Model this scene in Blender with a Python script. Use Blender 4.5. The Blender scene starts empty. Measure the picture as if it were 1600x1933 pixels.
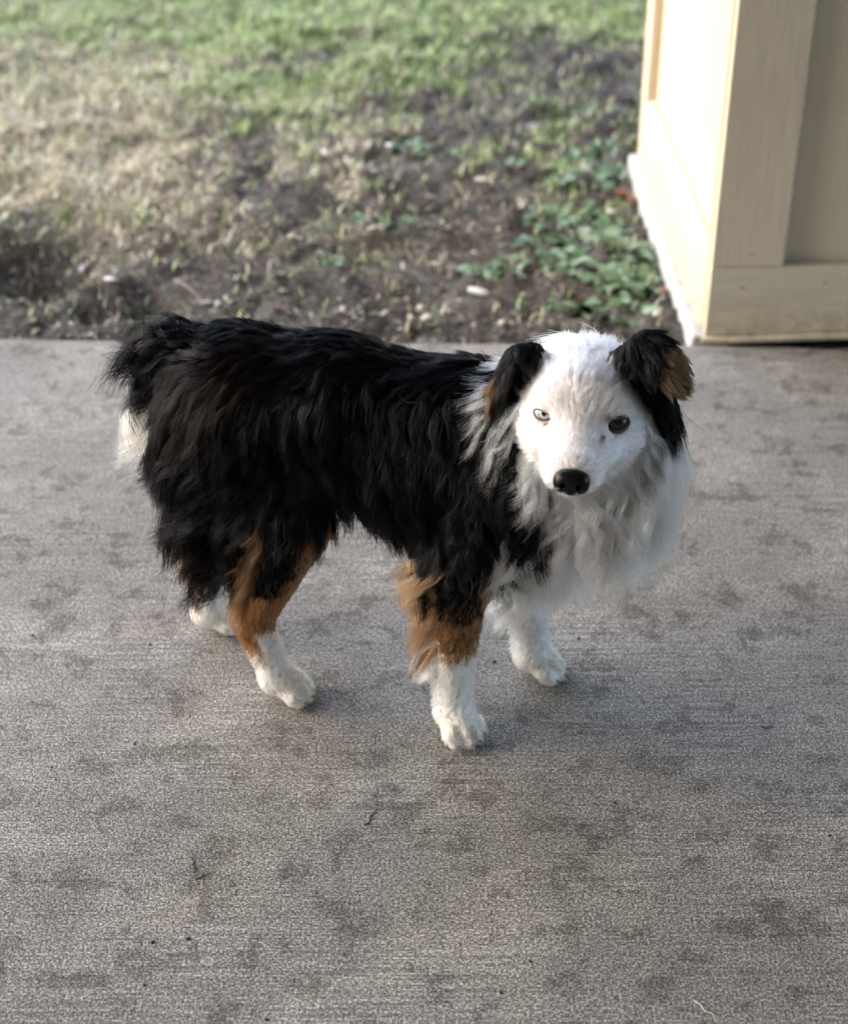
import bpy, math, random
import numpy as np
from mathutils import Vector, Matrix, kdtree

rng = np.random.default_rng(11)
random.seed(5)
scene = bpy.context.scene
COL = scene.collection

# ------------------------------------------------------------------ camera
CAM_H, PITCH, FPX = 1.3, math.radians(32.4), 3080.0
cam_data = bpy.data.cameras.new("camera")
cam_data.sensor_fit = 'HORIZONTAL'
cam_data.sensor_width = 36.0
cam_data.lens = FPX / 1600.0 * 36.0
cam_data.clip_start = 0.05
cam_data.clip_end = 500.0
cam = bpy.data.objects.new("camera", cam_data)
cam.location = (0, 0, CAM_H)
cam.rotation_euler = (math.radians(90) - PITCH, 0, 0)
COL.objects.link(cam)
scene.camera = cam
cam_data.dof.use_dof = True
cam_data.dof.focus_distance = 1.82
cam_data.dof.aperture_fstop = 4.4

# ------------------------------------------------------------------ world, sun, exposure
world = bpy.data.worlds.new("World")
scene.world = world
world.use_nodes = True
wn = world.node_tree.nodes
wl = world.node_tree.links
bg = wn["Background"]
sky = wn.new("ShaderNodeTexSky")
sky.sky_type = 'NISHITA'
sky.sun_disc = False
SUN_AZ = math.radians(-86)        # clockwise from +Y (away from the camera): from the left, a little behind
SUN_EL = math.radians(36)
sky.sun_elevation = SUN_EL
sky.sun_rotation = SUN_AZ
sky.air_density = 1.0
sky.dust_density = 2.5
sky.ozone_density = 1.0
wl.new(sky.outputs[0], bg.inputs[0])
bg.inputs[1].default_value = 0.15
sun_data = bpy.data.lights.new("sun", 'SUN')
sun_data.energy = 0.55
sun_data.angle = math.radians(100)
sun_data.color = (1.0, 0.985, 0.965)
sun = bpy.data.objects.new("sun", sun_data)
sd = Vector((math.sin(SUN_AZ) * math.cos(SUN_EL), math.cos(SUN_AZ) * math.cos(SUN_EL), math.sin(SUN_EL)))
sun.rotation_euler = sd.to_track_quat('Z', 'Y').to_euler()
sun.location = sd * 10
COL.objects.link(sun)
vs = scene.view_settings
vs.view_transform = 'Standard'
vs.look = 'None'
vs.gamma = 1.0
vs.exposure = 2.12
vs.use_curve_mapping = False
scene.cycles.max_bounces = 12
scene.cycles.transparent_max_bounces = 8
scene.cycles.use_denoising = True
try:
    scene.cycles_curves.shape = 'RIBBONS'
except Exception:
    pass

# ------------------------------------------------------------------ helpers
CP, SP = math.cos(PITCH), math.sin(PITCH)
def ground(px, py, z=0.0):
    """Where the sight line through a spot of the picture meets the level z."""
    a = (px - 800) / FPX
    b = (966.5 - py) / FPX
    d = Vector((a, CP + b * SP, -SP + b * CP))
    t = (z - CAM_H) / d.z
    return Vector((d.x * t, d.y * t, z))
def at_depth(px, py, D):
    a = (px - 800) / FPX
    b = (966.5 - py) / FPX
    d = Vector((a, CP + b * SP, -SP + b * CP))
    t = D / d.y
    return Vector((d.x * t, D, CAM_H + d.z * t))
def pix(p):
    y, z = p[1], p[2] - CAM_H
    Z = y * CP - z * SP
    return (800 + FPX * p[0] / Z, 966.5 - FPX * (y * SP + z * CP) / Z)

def tag(o, label=None, cat=None, group=None, kind=None):
    if label: o["label"] = label
    if cat: o["category"] = cat
    if group: o["group"] = group
    if kind: o["kind"] = kind
    return o
def empty(name, loc=(0, 0, 0), rz=0):
    o = bpy.data.objects.new(name, None)
    o.location = loc
    o.rotation_euler = (0, 0, rz)
    o.empty_display_size = 0.05
    COL.objects.link(o)
    return o
def link(name, me, parent=None, mat=None, smooth=False):
    if mat is not None and not me.materials:
        me.materials.append(mat)
    if smooth and len(me.polygons):
        me.polygons.foreach_set("use_smooth", [True] * len(me.polygons))
    o = bpy.data.objects.new(name, me)
    COL.objects.link(o)
    if parent is not None:
        o.parent = parent
    return o
def np_mesh(name, V, F):
    """V (n,3), F (m,3 or 4) arrays -> mesh, fast."""
    V = np.ascontiguousarray(V, dtype=np.float32)
    F = np.ascontiguousarray(F, dtype=np.int32)
    me = bpy.data.meshes.new(name)
    k = F.shape[1]
    me.vertices.add(len(V))
    me.vertices.foreach_set("co", V.ravel())
    me.loops.add(F.size)
    me.loops.foreach_set("vertex_index", F.ravel())
    me.polygons.add(len(F))
    me.polygons.foreach_set("loop_start", np.arange(0, F.size, k, dtype=np.int32))
    me.update(calc_edges=True)
    me.validate()
    return me
def set_col(me, cols, name="col"):
    a = me.attributes.new(name, 'FLOAT_COLOR', 'POINT')
    c = np.ones((len(cols), 4), dtype=np.float32)
    c[:, :3] = cols
    a.data.foreach_set("color", c.ravel())

# value noise in numpy
_perm = np.random.default_rng(3).random(65536).astype(np.float32)
def _h(ix, iy, iz=0):
    return _perm[(ix * 73856093 ^ iy * 19349663 ^ iz * 83492791) & 65535]
def noise2(x, y, seed=0):
    x0 = np.floor(x).astype(np.int64); y0 = np.floor(y).astype(np.int64)
    fx = x - x0; fy = y - y0
    fx = fx * fx * (3 - 2 * fx); fy = fy * fy * (3 - 2 * fy)
    a = _h(x0, y0, seed); b = _h(x0 + 1, y0, seed); c = _h(x0, y0 + 1, seed); d = _h(x0 + 1, y0 + 1, seed)
    return (a * (1 - fx) + b * fx) * (1 - fy) + (c * (1 - fx) + d * fx) * fy
def fbm2(x, y, o=4, seed=0):
    r = 0; amp = 0.5; tot = 0
    for i in range(o):
        r = r + amp * noise2(x * 2 ** i + 17.3 * i, y * 2 ** i - 9.1 * i, seed + i)
        tot += amp
        amp *= 0.5
    return r / tot
def sstep(a, b, x):
    t = np.clip((x - a) / (b - a), 0, 1)
    return t * t * (3 - 2 * t)

# ------------------------------------------------------------------ materials
class NT:
    """Tiny node-tree writer."""
    def __init__(s, name):
        s.m = bpy.data.materials.new(name)
        s.m.use_nodes = True
        s.n = s.m.node_tree.nodes
        s.l = s.m.node_tree.links
        s.p = s.n["Principled BSDF"]
        s.out = s.n["Material Output"]
        s.co = None
    def coords(s):
        if s.co is None:
            g = s.n.new("ShaderNodeTexCoord")
            s.co = g.outputs["Object"]
        return s.co
    def mapped(s, scale, rot=(0, 0, 0)):
        m = s.n.new("ShaderNodeMapping")
        m.inputs["Scale"].default_value = scale
        m.inputs["Rotation"].default_value = rot
        s.l.new(s.coords(), m.inputs[0])
        return m.outputs[0]
    def noise(s, scale, detail=3, rough=0.55, vec=None, dist=0.0):
        t = s.n.new("ShaderNodeTexNoise")
        t.inputs["Scale"].default_value = scale
        t.inputs["Detail"].default_value = detail
        t.inputs["Roughness"].default_value = rough
        t.inputs["Distortion"].default_value = dist
        s.l.new(vec if vec is not None else s.coords(), t.inputs["Vector"])
        return t.outputs["Fac"]
    def ramp(s, fac, stops):
        r = s.n.new("ShaderNodeValToRGB")
        e = r.color_ramp.elements
        while len(e) < len(stops):
            e.new(0.5)
        for el, (p, c) in zip(e, stops):
            el.position = p
            if not hasattr(c, "__len__"):
                c = (c, c, c)
            el.color = (*c[:3], 1)
        s.l.new(fac, r.inputs[0])
        return r.outputs[0]
    def mix(s, a, b, fac, mode='MIX'):
        m = s.n.new("ShaderNodeMix")
        m.data_type = 'RGBA'
        m.blend_type = mode
        m.clamp_result = False
        for sock, v in ((m.inputs[0], fac), (m.inputs[6], a), (m.inputs[7], b)):
            if isinstance(v, bpy.types.NodeSocket):
                s.l.new(v, sock)
            elif hasattr(v, "__len__"):
                sock.default_value = (*v[:3], 1)
            else:
                sock.default_value = v if sock == m.inputs[0] else (v, v, v, 1)
        return m.outputs[2]
    def math(s, op, a, b=0.0):
        m = s.n.new("ShaderNodeMath")
        m.operation = op
        for sock, v in ((m.inputs[0], a), (m.inputs[1], b)):
            if isinstance(v, bpy.types.NodeSocket):
                s.l.new(v, sock)
            else:
                sock.default_value = v
        return m.outputs[0]
    def attr(s, name):
        a = s.n.new("ShaderNodeAttribute")
        a.attribute_name = name
        return a.outputs["Color"]
    def bump(s, h, strength, dist):
        b = s.n.new("ShaderNodeBump")
        b.inputs["Strength"].default_value = strength
        b.inputs["Distance"].default_value = dist
        s.l.new(h, b.inputs["Height"])
        s.l.new(b.outputs[0], s.p.inputs["Normal"])
    def base(s, c, rough=0.8, spec=0.3):
        if isinstance(c, bpy.types.NodeSocket):
            s.l.new(c, s.p.inputs["Base Color"])
        else:
            s.p.inputs["Base Color"].default_value = (*c[:3], 1)
        if isinstance(rough, bpy.types.NodeSocket):
            s.l.new(rough, s.p.inputs["Roughness"])
        else:
            s.p.inputs["Roughness"].default_value = rough
        s.p.inputs["Specular IOR Level"].default_value = spec
        return s.m

def mat_concrete():
    t = NT("broomed_concrete")
    big = t.noise(1.6, 3, 0.5)
    base = t.ramp(big, [(0.3, (0.158, 0.149, 0.135)), (0.7, (0.225, 0.215, 0.197))])
    warm = t.noise(3.1, 2, 0.5)
    base = t.mix(base, (0.93, 0.90, 0.875), t.ramp(warm, [(0.45, 0.0), (0.68, 1.0)]), 'MULTIPLY')
    # blotches worn and stained into the surface
    st = t.noise(15, 7, 0.74, dist=0.15)
    base = t.mix(base, (0.54, 0.515, 0.50), t.ramp(st, [(0.53, 0.0), (0.585, 0.8)]), 'MULTIPLY')
    st2 = t.noise(42, 6, 0.75, t.mapped((0.75, 1.1, 1)))
    base = t.mix(base, (0.72, 0.70, 0.70), t.ramp(st2, [(0.52, 0.0), (0.60, 0.65)]), 'MULTIPLY')
    st3 = t.noise(5, 7, 0.72, t.mapped((1, 1.3, 1)), 0.2)
    base = t.mix(base, (1.28, 1.28, 1.27), t.ramp(st3, [(0.48, 0.0), (0.62, 1.0)]), 'MULTIPLY')
    # sand grain
    g1 = t.noise(380, 3, 0.8)
    base = t.mix(base, t.ramp(g1, [(0.38, 0.30), (0.5, 0.88), (0.62, 2.1)]), 1.0, 'MULTIPLY')
    g2 = t.noise(190, 2, 0.6)
    base = t.mix(base, t.ramp(g2, [(0.38, 0.8), (0.62, 1.2)]), 1.0, 'MULTIPLY')
    # broom lines run from left to right
    br = t.noise(1.0, 2, 0.6, t.mapped((7, 300, 1)))
    mask = t.ramp(t.noise(3.3, 3, 0.6), [(0.42, 0.25), (0.56, 1.0)])
    brr = t.ramp(br, [(0.38, 0.5), (0.5, 1.0), (0.62, 1.5)])
    base = t.mix(base, t.mix(1.0, brr, mask), 0.5, 'MULTIPLY')
    # pits
    pit = t.noise(95, 1, 0.4)
    base = t.mix(base, 0.35, t.ramp(pit, [(0.735, 0.0), (0.765, 0.9)]), 'MULTIPLY')
    h = t.math('ADD', t.math('MULTIPLY', g1, 0.5), t.math('MULTIPLY', br, 0.6))
    t.bump(h, 0.55, 0.0012)
    return t.base(base, 0.86, 0.25)

def mat_soil():
    t = NT("bare_soil")
    a = t.noise(7, 5, 0.65)
    c = t.ramp(a, [(0.3, (0.030, 0.027, 0.024)), (0.52, (0.072, 0.066, 0.060)), (0.75, (0.13, 0.122, 0.110))])
    g = t.noise(85, 4, 0.7)
    c = t.mix(c, t.ramp(g, [(0.34, 0.4), (0.5, 0.95), (0.68, 1.9)]), 1.0, 'MULTIPLY')
    c = t.mix(c, t.attr("col"), 0.5, 'MULTIPLY') if False else c
    c2 = t.mix(c, t.attr("col"), t.math('MULTIPLY', t.attr("cover"), 0.75))
    t.bump(t.noise(60, 5, 0.7), 0.8, 0.012)
    return t.base(c2, 0.95, 0.12)

def mat_paint(name, c1, c2, grain=True, vertical=True, board=None):
    t = NT(name)
    n = t.noise(3.5, 4, 0.6)
    c = t.ramp(n, [(0.3, c1), (0.7, c2)])
    sc = (60, 60, 2.2) if vertical else (2.2, 60, 60)
    gr = t.noise(3.2, 4, 0.65, t.mapped(sc), 0.25)
    c = t.mix(c, t.ramp(gr, [(0.34, 0.87), (0.56, 1.03)]), 1.0 if grain else 0.3, 'MULTIPLY')
    d = t.noise(22, 5, 0.7)
    c = t.mix(c, (0.72, 0.68, 0.62), t.ramp(d, [(0.66, 0.0), (0.78, 0.7)]), 'MULTIPLY')
    # soil splashed on the lowest few centimetres, thin scuffs higher up
    sep = t.n.new("ShaderNodeSeparateXYZ"); t.l.new(t.coords(), sep.inputs[0])
    low = t.ramp(sep.outputs["Z"], [(0.0, 1.0), (0.11, 0.0)])
    spl = t.math('MULTIPLY', low, t.ramp(t.noise(38, 6, 0.75), [(0.40, 0.0), (0.62, 1.0)]))
    c = t.mix(c, (0.50, 0.43, 0.36), t.math('MULTIPLY', spl, 0.75), 'MULTIPLY')
    sc2 = t.noise(2.0, 6, 0.8, t.mapped((14, 14, 60)))
    c = t.mix(c, (0.78, 0.74, 0.68), t.ramp(sc2, [(0.60, 0.0), (0.68, 0.6)]), 'MULTIPLY')
    t.bump(gr, 0.5 if grain else 0.15, 0.0016)
    return t.base(c, 0.55, 0.35)

def mat_attr(name, rough=0.7, spec=0.25, trans=0.0, attr="col", noise_amt=0.0):
    t = NT(name)
    c = t.attr(attr)
    if noise_amt:
        c = t.mix(c, t.ramp(t.noise(160, 3, 0.6), [(0.3, 1 - noise_amt), (0.7, 1 + noise_amt)]), 1.0, 'MULTIPLY')
    m = t.base(c, rough, spec)
    return m
def mat_plain(name, c, rough=0.6, spec=0.4, n=0.15, scale=120, bump=0.2, coat=0.0):
    t = NT(name)
    f = t.noise(scale, 4, 0.6)
    cc = t.mix(c, t.ramp(f, [(0.3, 1 - n), (0.7, 1 + n)]), 1.0, 'MULTIPLY')
    if bump:
        t.bump(f, bump, 0.001)
    t.p.inputs["Coat Weight"].default_value = coat
    t.p.inputs["Coat Roughness"].default_value = 0.05
    return t.base(cc, rough, spec)

M_CONC = mat_concrete()
M_SOIL = mat_soil()
PA, PB = (0.55, 0.462, 0.340), (0.62, 0.53, 0.395)
M_VERT = mat_paint("cream_painted_board_upright", PA, PB)
M_HORZ = mat_paint("cream_painted_board_level", (0.56, 0.482, 0.350), (0.62, 0.54, 0.395), vertical=False)
M_PANEL = mat_paint("cream_painted_panel", (0.60, 0.495, 0.350), (0.66, 0.55, 0.39), grain=False)
M_FOUND = mat_plain("foundation_concrete", (0.42, 0.42, 0.40), 0.9, 0.2, 0.25, 60, 0.4)
M_GRASS = mat_attr("grass_blades", 0.6, 0.2)
M_LEAF = mat_attr("weed_leaves", 0.5, 0.35)
M_STONE = mat_attr("pebble_stone", 0.8, 0.25, noise_amt=0.3)
M_CHIP = mat_attr("weathered_chip", 0.75, 0.25, noise_amt=0.25)

# ------------------------------------------------------------------ concrete porch floor
e0 = ground(0, 636); e1 = ground(1325, 650)
slope = (e1.y - e0.y) / (e1.x - e0.x)
def edge_y(x):
    return e0.y + slope * (x - e0.x)
bm_x = np.concatenate([np.linspace(-6, -1.4, 10), np.linspace(-1.3, 1.3, 261), np.linspace(1.4, 6, 10)])
top = []
Vv = []; Ff = []
nx = len(bm_x)
jit = (fbm2(bm_x * 14, bm_x * 0, 4, 7) - 0.5) * 0.012
yy = edge_y(bm_x) + jit
rows = [(-5.0 + 0 * bm_x, 0 * bm_x), (yy - 0.012, 0 * bm_x), (yy - 0.004, 0 * bm_x - 0.003), (yy, 0 * bm_x - 0.010), (yy + 0.001, 0 * bm_x - 0.16)]
for (ry, rz) in rows:
    Vv.append(np.stack([bm_x, ry, rz], 1))
Vv = np.concatenate(Vv)
for r in range(len(rows) - 1):
    for i in range(nx - 1):
        Ff.append((r * nx + i, r * nx + i + 1, (r + 1) * nx + i + 1, (r + 1) * nx + i))
floor = link("porch_floor", np_mesh("porch_floor", Vv, np.array(Ff)), mat=M_CONC)
tag(floor, "weathered grey broom-finished concrete porch floor", kind="structure")

# ------------------------------------------------------------------ garden ground
def cover_maps(x, y):
    """How much dry straw and how much green grows at a spot of the ground (0..1)."""
    # picture-like coordinates of the ground
    Z = y * CP + CAM_H * SP
    u = 800 + FPX * x / Z
    v = 966.5 - FPX * (y * SP - CAM_H * CP) / Z
    n1 = fbm2(x * 3.1 + 5, y * 2.3, 4, 1)
    n2 = fbm2(x * 6.5 - 3, y * 4.5, 3, 5)
    n3 = fbm2(x * 14, y * 10, 2, 9)
    # frontier of the green lawn
    vf = 165 + 70 * np.sin(u / 260.0 + 0.9) + (n1 - 0.5) * 420
    green = sstep(60, -70, v - vf + (n3 - 0.5) * 160)
    shade = sstep(620, 820, u + (n2 - 0.5) * 300) * sstep(-120, 120, v - 10 + (n1 - .5) * 260)  # dark shadow patch on the right, put in as thinner green cover
    green = green * (1 - 0.5 * shade)
    straw = sstep(480, 140, u + (v - 260) * 0.25 + (n1 - 0.5) * 420) * sstep(470, 350, v + (n2 - 0.5) * 170) * (0.35 + 0.65 * sstep(40, 150, v + (n2 - .5) * 160))
    green = green * (1 - 0.85 * sstep(0.25, 0.8, straw))
    straw = np.maximum(straw, 0.42 * sstep(0.52, 0.62, n2) * sstep(520, 330, v) * sstep(1000, 500, u))
    patch = 0.38 * sstep(0.56, 0.66, n3) * sstep(0.45, 0.6, n2) * sstep(520, 260, v)
    green = np.maximum(green, patch)
    return np.clip(straw, 0, 1), np.clip(green, 0, 1)

gx = np.concatenate([-np.geomspace(120, 2.3, 16), np.arange(-2.2, 2.6, 0.012), np.geomspace(2.7, 120, 16)])
gy = np.concatenate([np.array([-60, -20, -5, 0.0, 2.3, 2.5]), np.arange(2.56, 6.6, 0.012), np.geomspace(6.7, 200, 22)])
GX, GY = np.meshgrid(gx, gy)
near = sstep(0, 0.05, GY - edge_y(GX)) * sstep(7.5, 6.2, GY) * sstep(3.2, 2.5, np.abs(GX))
GZ0 = -0.035
def soil_height(x, y):
    e = y - edge_y(x)
    h = GZ0 + (fbm2(x * 3, y * 3, 3, 20) - 0.5) * 0.05 + (fbm2(x * 11, y * 11, 4, 21) - 0.5) * 0.045 + (fbm2(x * 38, y * 38, 3, 22) - 0.5) * 0.020
    r = fbm2(x * 22 + 3, y * 22, 3, 24)
    h = h + 0.016 * sstep(0.55, 0.72, r)
    # two hollows scratched out of the soil on the left
    for (px, py, rad, dep) in ((110, 445, 0.12, 0.085), (30, 490, 0.10, 0.05), (275, 545, 0.06, 0.045), (180, 560, 0.05, 0.03)):
        c = ground(px, py)
        d = np.sqrt((x - c.x) ** 2 + ((y - c.y) * 0.8) ** 2)
        h = h - dep * np.exp(-(d / rad) ** 2) + dep * 0.12 * np.exp(-((d - rad * 1.5) / (rad * 0.45)) ** 2)
    h = np.minimum(h, 0.02)
    h = h * sstep(-0.02, 0.10, e) + (-0.022) * (1 - sstep(-0.02, 0.10, e))
    return h
GZ = np.where(near > 0.001, soil_height(GX, GY) * near + (1 - near) * GZ0, GZ0)
GZ = np.where(GY < 2.55, -0.13, GZ)
GZ = np.where((GY - edge_y(GX)) < -0.015, -0.13, GZ)
V = np.stack([GX.ravel(), GY.ravel(), GZ.ravel()], 1)
ny_, nx_ = GX.shape
ii = np.arange(ny_ * nx_).reshape(ny_, nx_)
F = np.stack([ii[:-1, :-1].ravel(), ii[:-1, 1:].ravel(), ii[1:, 1:].ravel(), ii[1:, :-1].ravel()], 1)
me = np_mesh("garden_ground", V, F)
straw, green = cover_maps(V[:, 0], V[:, 1])
tot = np.clip(straw + green, 0.0, 1)
colr = (np.array([0.24, 0.205, 0.14])[None] * straw[:, None] + np.array([0.06, 0.09, 0.025])[None] * green[:, None]) / (straw + green + 1e-3)[:, None]
set_col(me, colr)
set_col(me, np.repeat(tot[:, None], 3, 1), "cover")
gnd = link("garden_ground", me, mat=M_SOIL, smooth=True)
tag(gnd, "bare dark soil of the yard turning to patchy lawn", kind="structure")

# ------------------------------------------------------------------ grass, as one mass
def blades(n, xr, yr, dens, hmin, hmax, wid, cols, lean, name, label, seed, straws=False):
    r = np.random.default_rng(seed)
    x = r.uniform(*xr, n); y = r.uniform(*yr, n)
    s, g = cover_maps(x, y)
    keep = (r.random(n) < dens(s, g, x, y)) & (y > edge_y(x) + 0.015)
    # nothing grows through the post wall
    keep &= ~((x > WALL_X0 - 0.0) & (y < WALL_Y1 + 0.01))
    x, y, s, g = x[keep], y[keep], s[keep], g[keep]
    n = len(x)
    z = soil_height(x, y) * 1.0
    hh = r.uniform(hmin, hmax, n)
    az = r.uniform(0, 2 * np.pi, n)
    ln = np.abs(r.normal(0, lean, n)) + 0.15
    dx, dy = np.cos(az), np.sin(az)
    w = wid * r.uniform(0.6, 1.4, n)
    sx, sy = -dy, dx
    P = []
    for k, t in enumerate((0, 0.5, 1.0)):
        a = ln * t
        cx = x + dx * hh * np.sin(a) * t; cy = y + dy * hh * np.sin(a) * t; cz = z - 0.002 + hh * t * np.cos(a * 0.9)
        if k < 2:
            ww = w * (1 if k == 0 else 0.8)
            P.append(np.stack([cx - sx * ww / 2, cy - sy * ww / 2, cz], 1))
            P.append(np.stack([cx + sx * ww / 2, cy + sy * ww / 2, cz], 1))
        else:
            P.append(np.stack([cx, cy, cz], 1))
    V = np.stack(P, 1).reshape(-1, 3)
    b = np.arange(n)[:, None] * 5
    F = np.concatenate([b + np.array([[0, 1, 3]]), b + np.array([[0, 3, 2]]), b + np.array([[2, 3, 4]])])
    me = np_mesh(name, V, F)
    mixv = r.random(n)
    cols = np.array(cols)
    idx = np.minimum((mixv * len(cols)).astype(int), len(cols) - 1)
    cc = np.clip(cols[idx] * 1.2 * r.uniform(0.7, 1.35, n)[:, None], 0, 0.7)
    set_col(me, np.repeat(cc, 5, 0))
    o = link(name, me, mat=M_GRASS)
    tag(o, label, kind="stuff")
    return o

WALL_C = ground(1325, 645)              # near corner of the post wall
WALL_X0 = WALL_C.x - 0.035
WALL_Y1 = WALL_C.y + 0.93
blades(560000, (-2.4, 2.5), (2.55, 7.2),
       lambda s, g, x, y: g * 0.55 + 0.014, 0.012, 0.042, 0.0034,
       [(0.20, 0.30, 0.10), (0.26, 0.36, 0.14), (0.15, 0.25, 0.08), (0.31, 0.39, 0.20), (0.44, 0.44, 0.29)],
       0.8, "green_grass", "short patchy green grass at the back of the yard", 31)
blades(330000, (-2.4, 1.6), (2.55, 6.6),
       lambda s, g, x, y: s * 0.75 + 0.14 * g + 0.022, 0.010, 0.040, 0.0028,
       [(0.50, 0.45, 0.32), (0.58, 0.53, 0.40), (0.42, 0.37, 0.26), (0.34, 0.29, 0.21), (0.55, 0.52, 0.42)],
       1.2, "dry_grass", "dry straw-coloured grass on the left of the yard", 32)
# small clods, grit and crumbs lying on the soil: one mass
def grit(n, seed):
    r = np.random.default_rng(seed)
    x = r.uniform(-2.0, 1.6, n); y = 2.58 + (r.random(n) ** 1.6) * 3.2
    keep = (y > edge_y(x) + 0.01) & ~((x > WALL_X0) & (y < WALL_Y1))
    x, y = x[keep], y[keep]; n = len(x)
    z = soil_height(x, y)
    sz = 0.0016 + 0.006 * r.random(n) ** 3
    base = np.array([[1, 0, 0], [-1, 0, 0], [0, 1, 0], [0, -1, 0], [0, 0, 1], [0, 0, -1.0]])
    Fb = np.array([[0, 2, 4], [2, 1, 4], [1, 3, 4], [3, 0, 4], [2, 0, 5], [1, 2, 5], [3, 1, 5], [0, 3, 5]])
    a = r.uniform(0, 6.28, n); ca, sa = np.cos(a), np.sin(a)
    st = r.uniform(0.6, 1.7, (n, 1)); B = base[None] * np.concatenate([st, 1 / st, 0.7 + 0 * st], 1)[:, None]
    B = B * (1 + r.normal(0, .2, B.shape))
    X = B[:, :, 0] * ca[:, None] - B[:, :, 1] * sa[:, None]; Y = B[:, :, 0] * sa[:, None] + B[:, :, 1] * ca[:, None]
    V = np.stack([x[:, None] + X * sz[:, None], y[:, None] + Y * sz[:, None], z[:, None] + (B[:, :, 2] * 0.8 + 0.3) * sz[:, None]], 2).reshape(-1, 3)
    F = (np.arange(n)[:, None, None] * 6 + Fb[None]).reshape(-1, 3)
    me = np_mesh("soil_crumbs", V, F)
    pal = np.array([(0.05, 0.04, 0.032), (0.09, 0.075, 0.06), (0.14, 0.12, 0.095), (0.30, 0.27, 0.22), (0.45, 0.42, 0.36)])
    pr = r.choice(5, n, p=[.36, .34, .2, .07, .03])
    set_col(me, np.repeat(pal[pr] * r.uniform(0.7, 1.2, n)[:, None], 6, 0))
    o = link("soil_crumbs", me, mat=M_STONE)
    tag(o, "loose crumbs of soil and grit over the bare ground", kind="stuff")
grit(26000, 41)
# leaf litter: flat curled scraps of straw and dead leaf, one mass
def litter(n, seed):
    r = np.random.default_rng(seed)
    x = r.uniform(-2.0, 1.6, n); y = 2.60 + r.random(n) ** 1.3 * 3.0
    keep = (y > edge_y(x) + 0.02) & ~((x > WALL_X0) & (y < WALL_Y1))
    x, y = x[keep], y[keep]; n = len(x)
    z = soil_height(x, y) + 0.003
    L = 0.005 + 0.022 * r.random(n) ** 2; W = L * r.uniform(0.08, 0.4, n)
    a = r.uniform(0, 6.28, n); ca, sa = np.cos(a), np.sin(a)
    T = np.array([[-1, 0, 0], [-0.3, -1, .5], [0.4, -0.8, .4], [1, 0, 0.2], [0.3, .9, .6], [-.4, .8, .5]])
    B = np.repeat(T[None], n, 0) * (1 + r.normal(0, .15, (n, 6, 3)))
    lx = B[:, :, 0] * L[:, None] / 2; ly = B[:, :, 1] * W[:, None] / 2; lz = B[:, :, 2] * W[:, None] * 0.5
    V = np.stack([x[:, None] + lx * ca[:, None] - ly * sa[:, None], y[:, None] + lx * sa[:, None] + ly * ca[:, None], z[:, None] + lz], 2).reshape(-1, 3)
    Fb = np.array([[0, 1, 5], [1, 4, 5], [1, 2, 4], [2, 3, 4]])
    F = (np.arange(n)[:, None, None] * 6 + Fb[None]).reshape(-1, 3)
    me = np_mesh("dead_litter", V, F)
    pal = np.array([(0.18, 0.15, 0.11), (0.28, 0.24, 0.18), (0.11, 0.09, 0.07), (0.38, 0.35, 0.30), (0.20, 0.11, 0.08)])
    set_col(me, np.repeat(pal[r.choice(5, n, p=[.32, .25, .25, .12, .06])] * r.uniform(0.6, 1.2, n)[:, None], 6, 0))
    o = link("dead_litter", me, mat=M_CHIP)
    tag(o, "scraps of straw and dead leaf scattered over the soil", kind="stuff")
litter(9000, 42)

# ------------------------------------------------------------------ box helper with bevelled edges
def box_mesh(name, lo, hi, bev=0.002):
    """Bevelled box as 24-vertex mesh (each corner cut)."""
    import bmesh
    bm = bmesh.new()
    bmesh.ops.create_cube(bm, size=1)
    lo = Vector(lo); hi = Vector(hi)
    for v in bm.verts:
        v.co = Vector([(lo[i] + hi[i]) / 2 + v.co[i] * (hi[i] - lo[i]) for i in range(3)])
    if bev:
        bmesh.ops.bevel(bm, geom=list(bm.edges), offset=bev, segments=2, profile=0.5, affect='EDGES')
    me = bpy.data.meshes.new(name)
    bm.to_mesh(me)
    bm.free()
    return me

# ------------------------------------------------------------------ the boarded post wall on the right
wall = empty("boarded_wall", (WALL_C.x, WALL_C.y, 0), math.atan(slope) + math.radians(2.2))
tag(wall, "cream painted wall end with raised trim boards standing at the porch edge", "wall", kind="thing")
H = 2.7; DEPTH = 0.93; WID = 2.6; BH = 0.142; BW = 0.128; T = 0.022
# local frame: x to the right, y away, corner at the origin
def wpart(name, lo, hi, mat, bev=0.0025, label=None):
    o = link(name, box_mesh(name, lo, hi, bev), wall, mat)
    if label: o["label"] = label
    return o
wpart("wall_core", (0.045, 0.0455, 0.006), (WID, DEPTH - 0.03, H), M_PANEL, 0.001)
# front
wpart("panel", (BW - 0.01, 0.034, BH - 0.01), (WID, 0.0445, H - 0.002), M_PANEL, 0.001)
wpart("corner_board", (0.003, 0.0, BH + 0.0012), (BW, 0.0255, H), M_VERT, label="upright corner board with wood grain showing through the paint")
wpart("bottom_board", (0.003, 0.001, 0.010), (WID, 0.0255, BH), M_HORZ)
# left side
wpart("side_panel", (0.022, 0.036, BH - 0.02), (0.0445, DEPTH - 0.05, H - 0.002), M_PANEL, 0.001)
wpart("side_edge_board", (0.0005, 0.0262, 0.012), (0.0215, 0.040, H - 0.001), M_VERT, 0.002)
wpart("side_bottom_board", (0.001, 0.0405, 0.008), (0.0215, DEPTH, BH + 0.006), M_HORZ)
wpart("side_back_board", (0.0, DEPTH - 0.075, BH + 0.007), (0.0215, DEPTH, H - 0.001), M_VERT)
# pale sill strip on the side bottom board
wpart("sill_strip", (0.006, 0.0405, BH + 0.0065), (0.0215, DEPTH - 0.0755, BH + 0.016), M_HORZ, 0.003)
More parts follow.
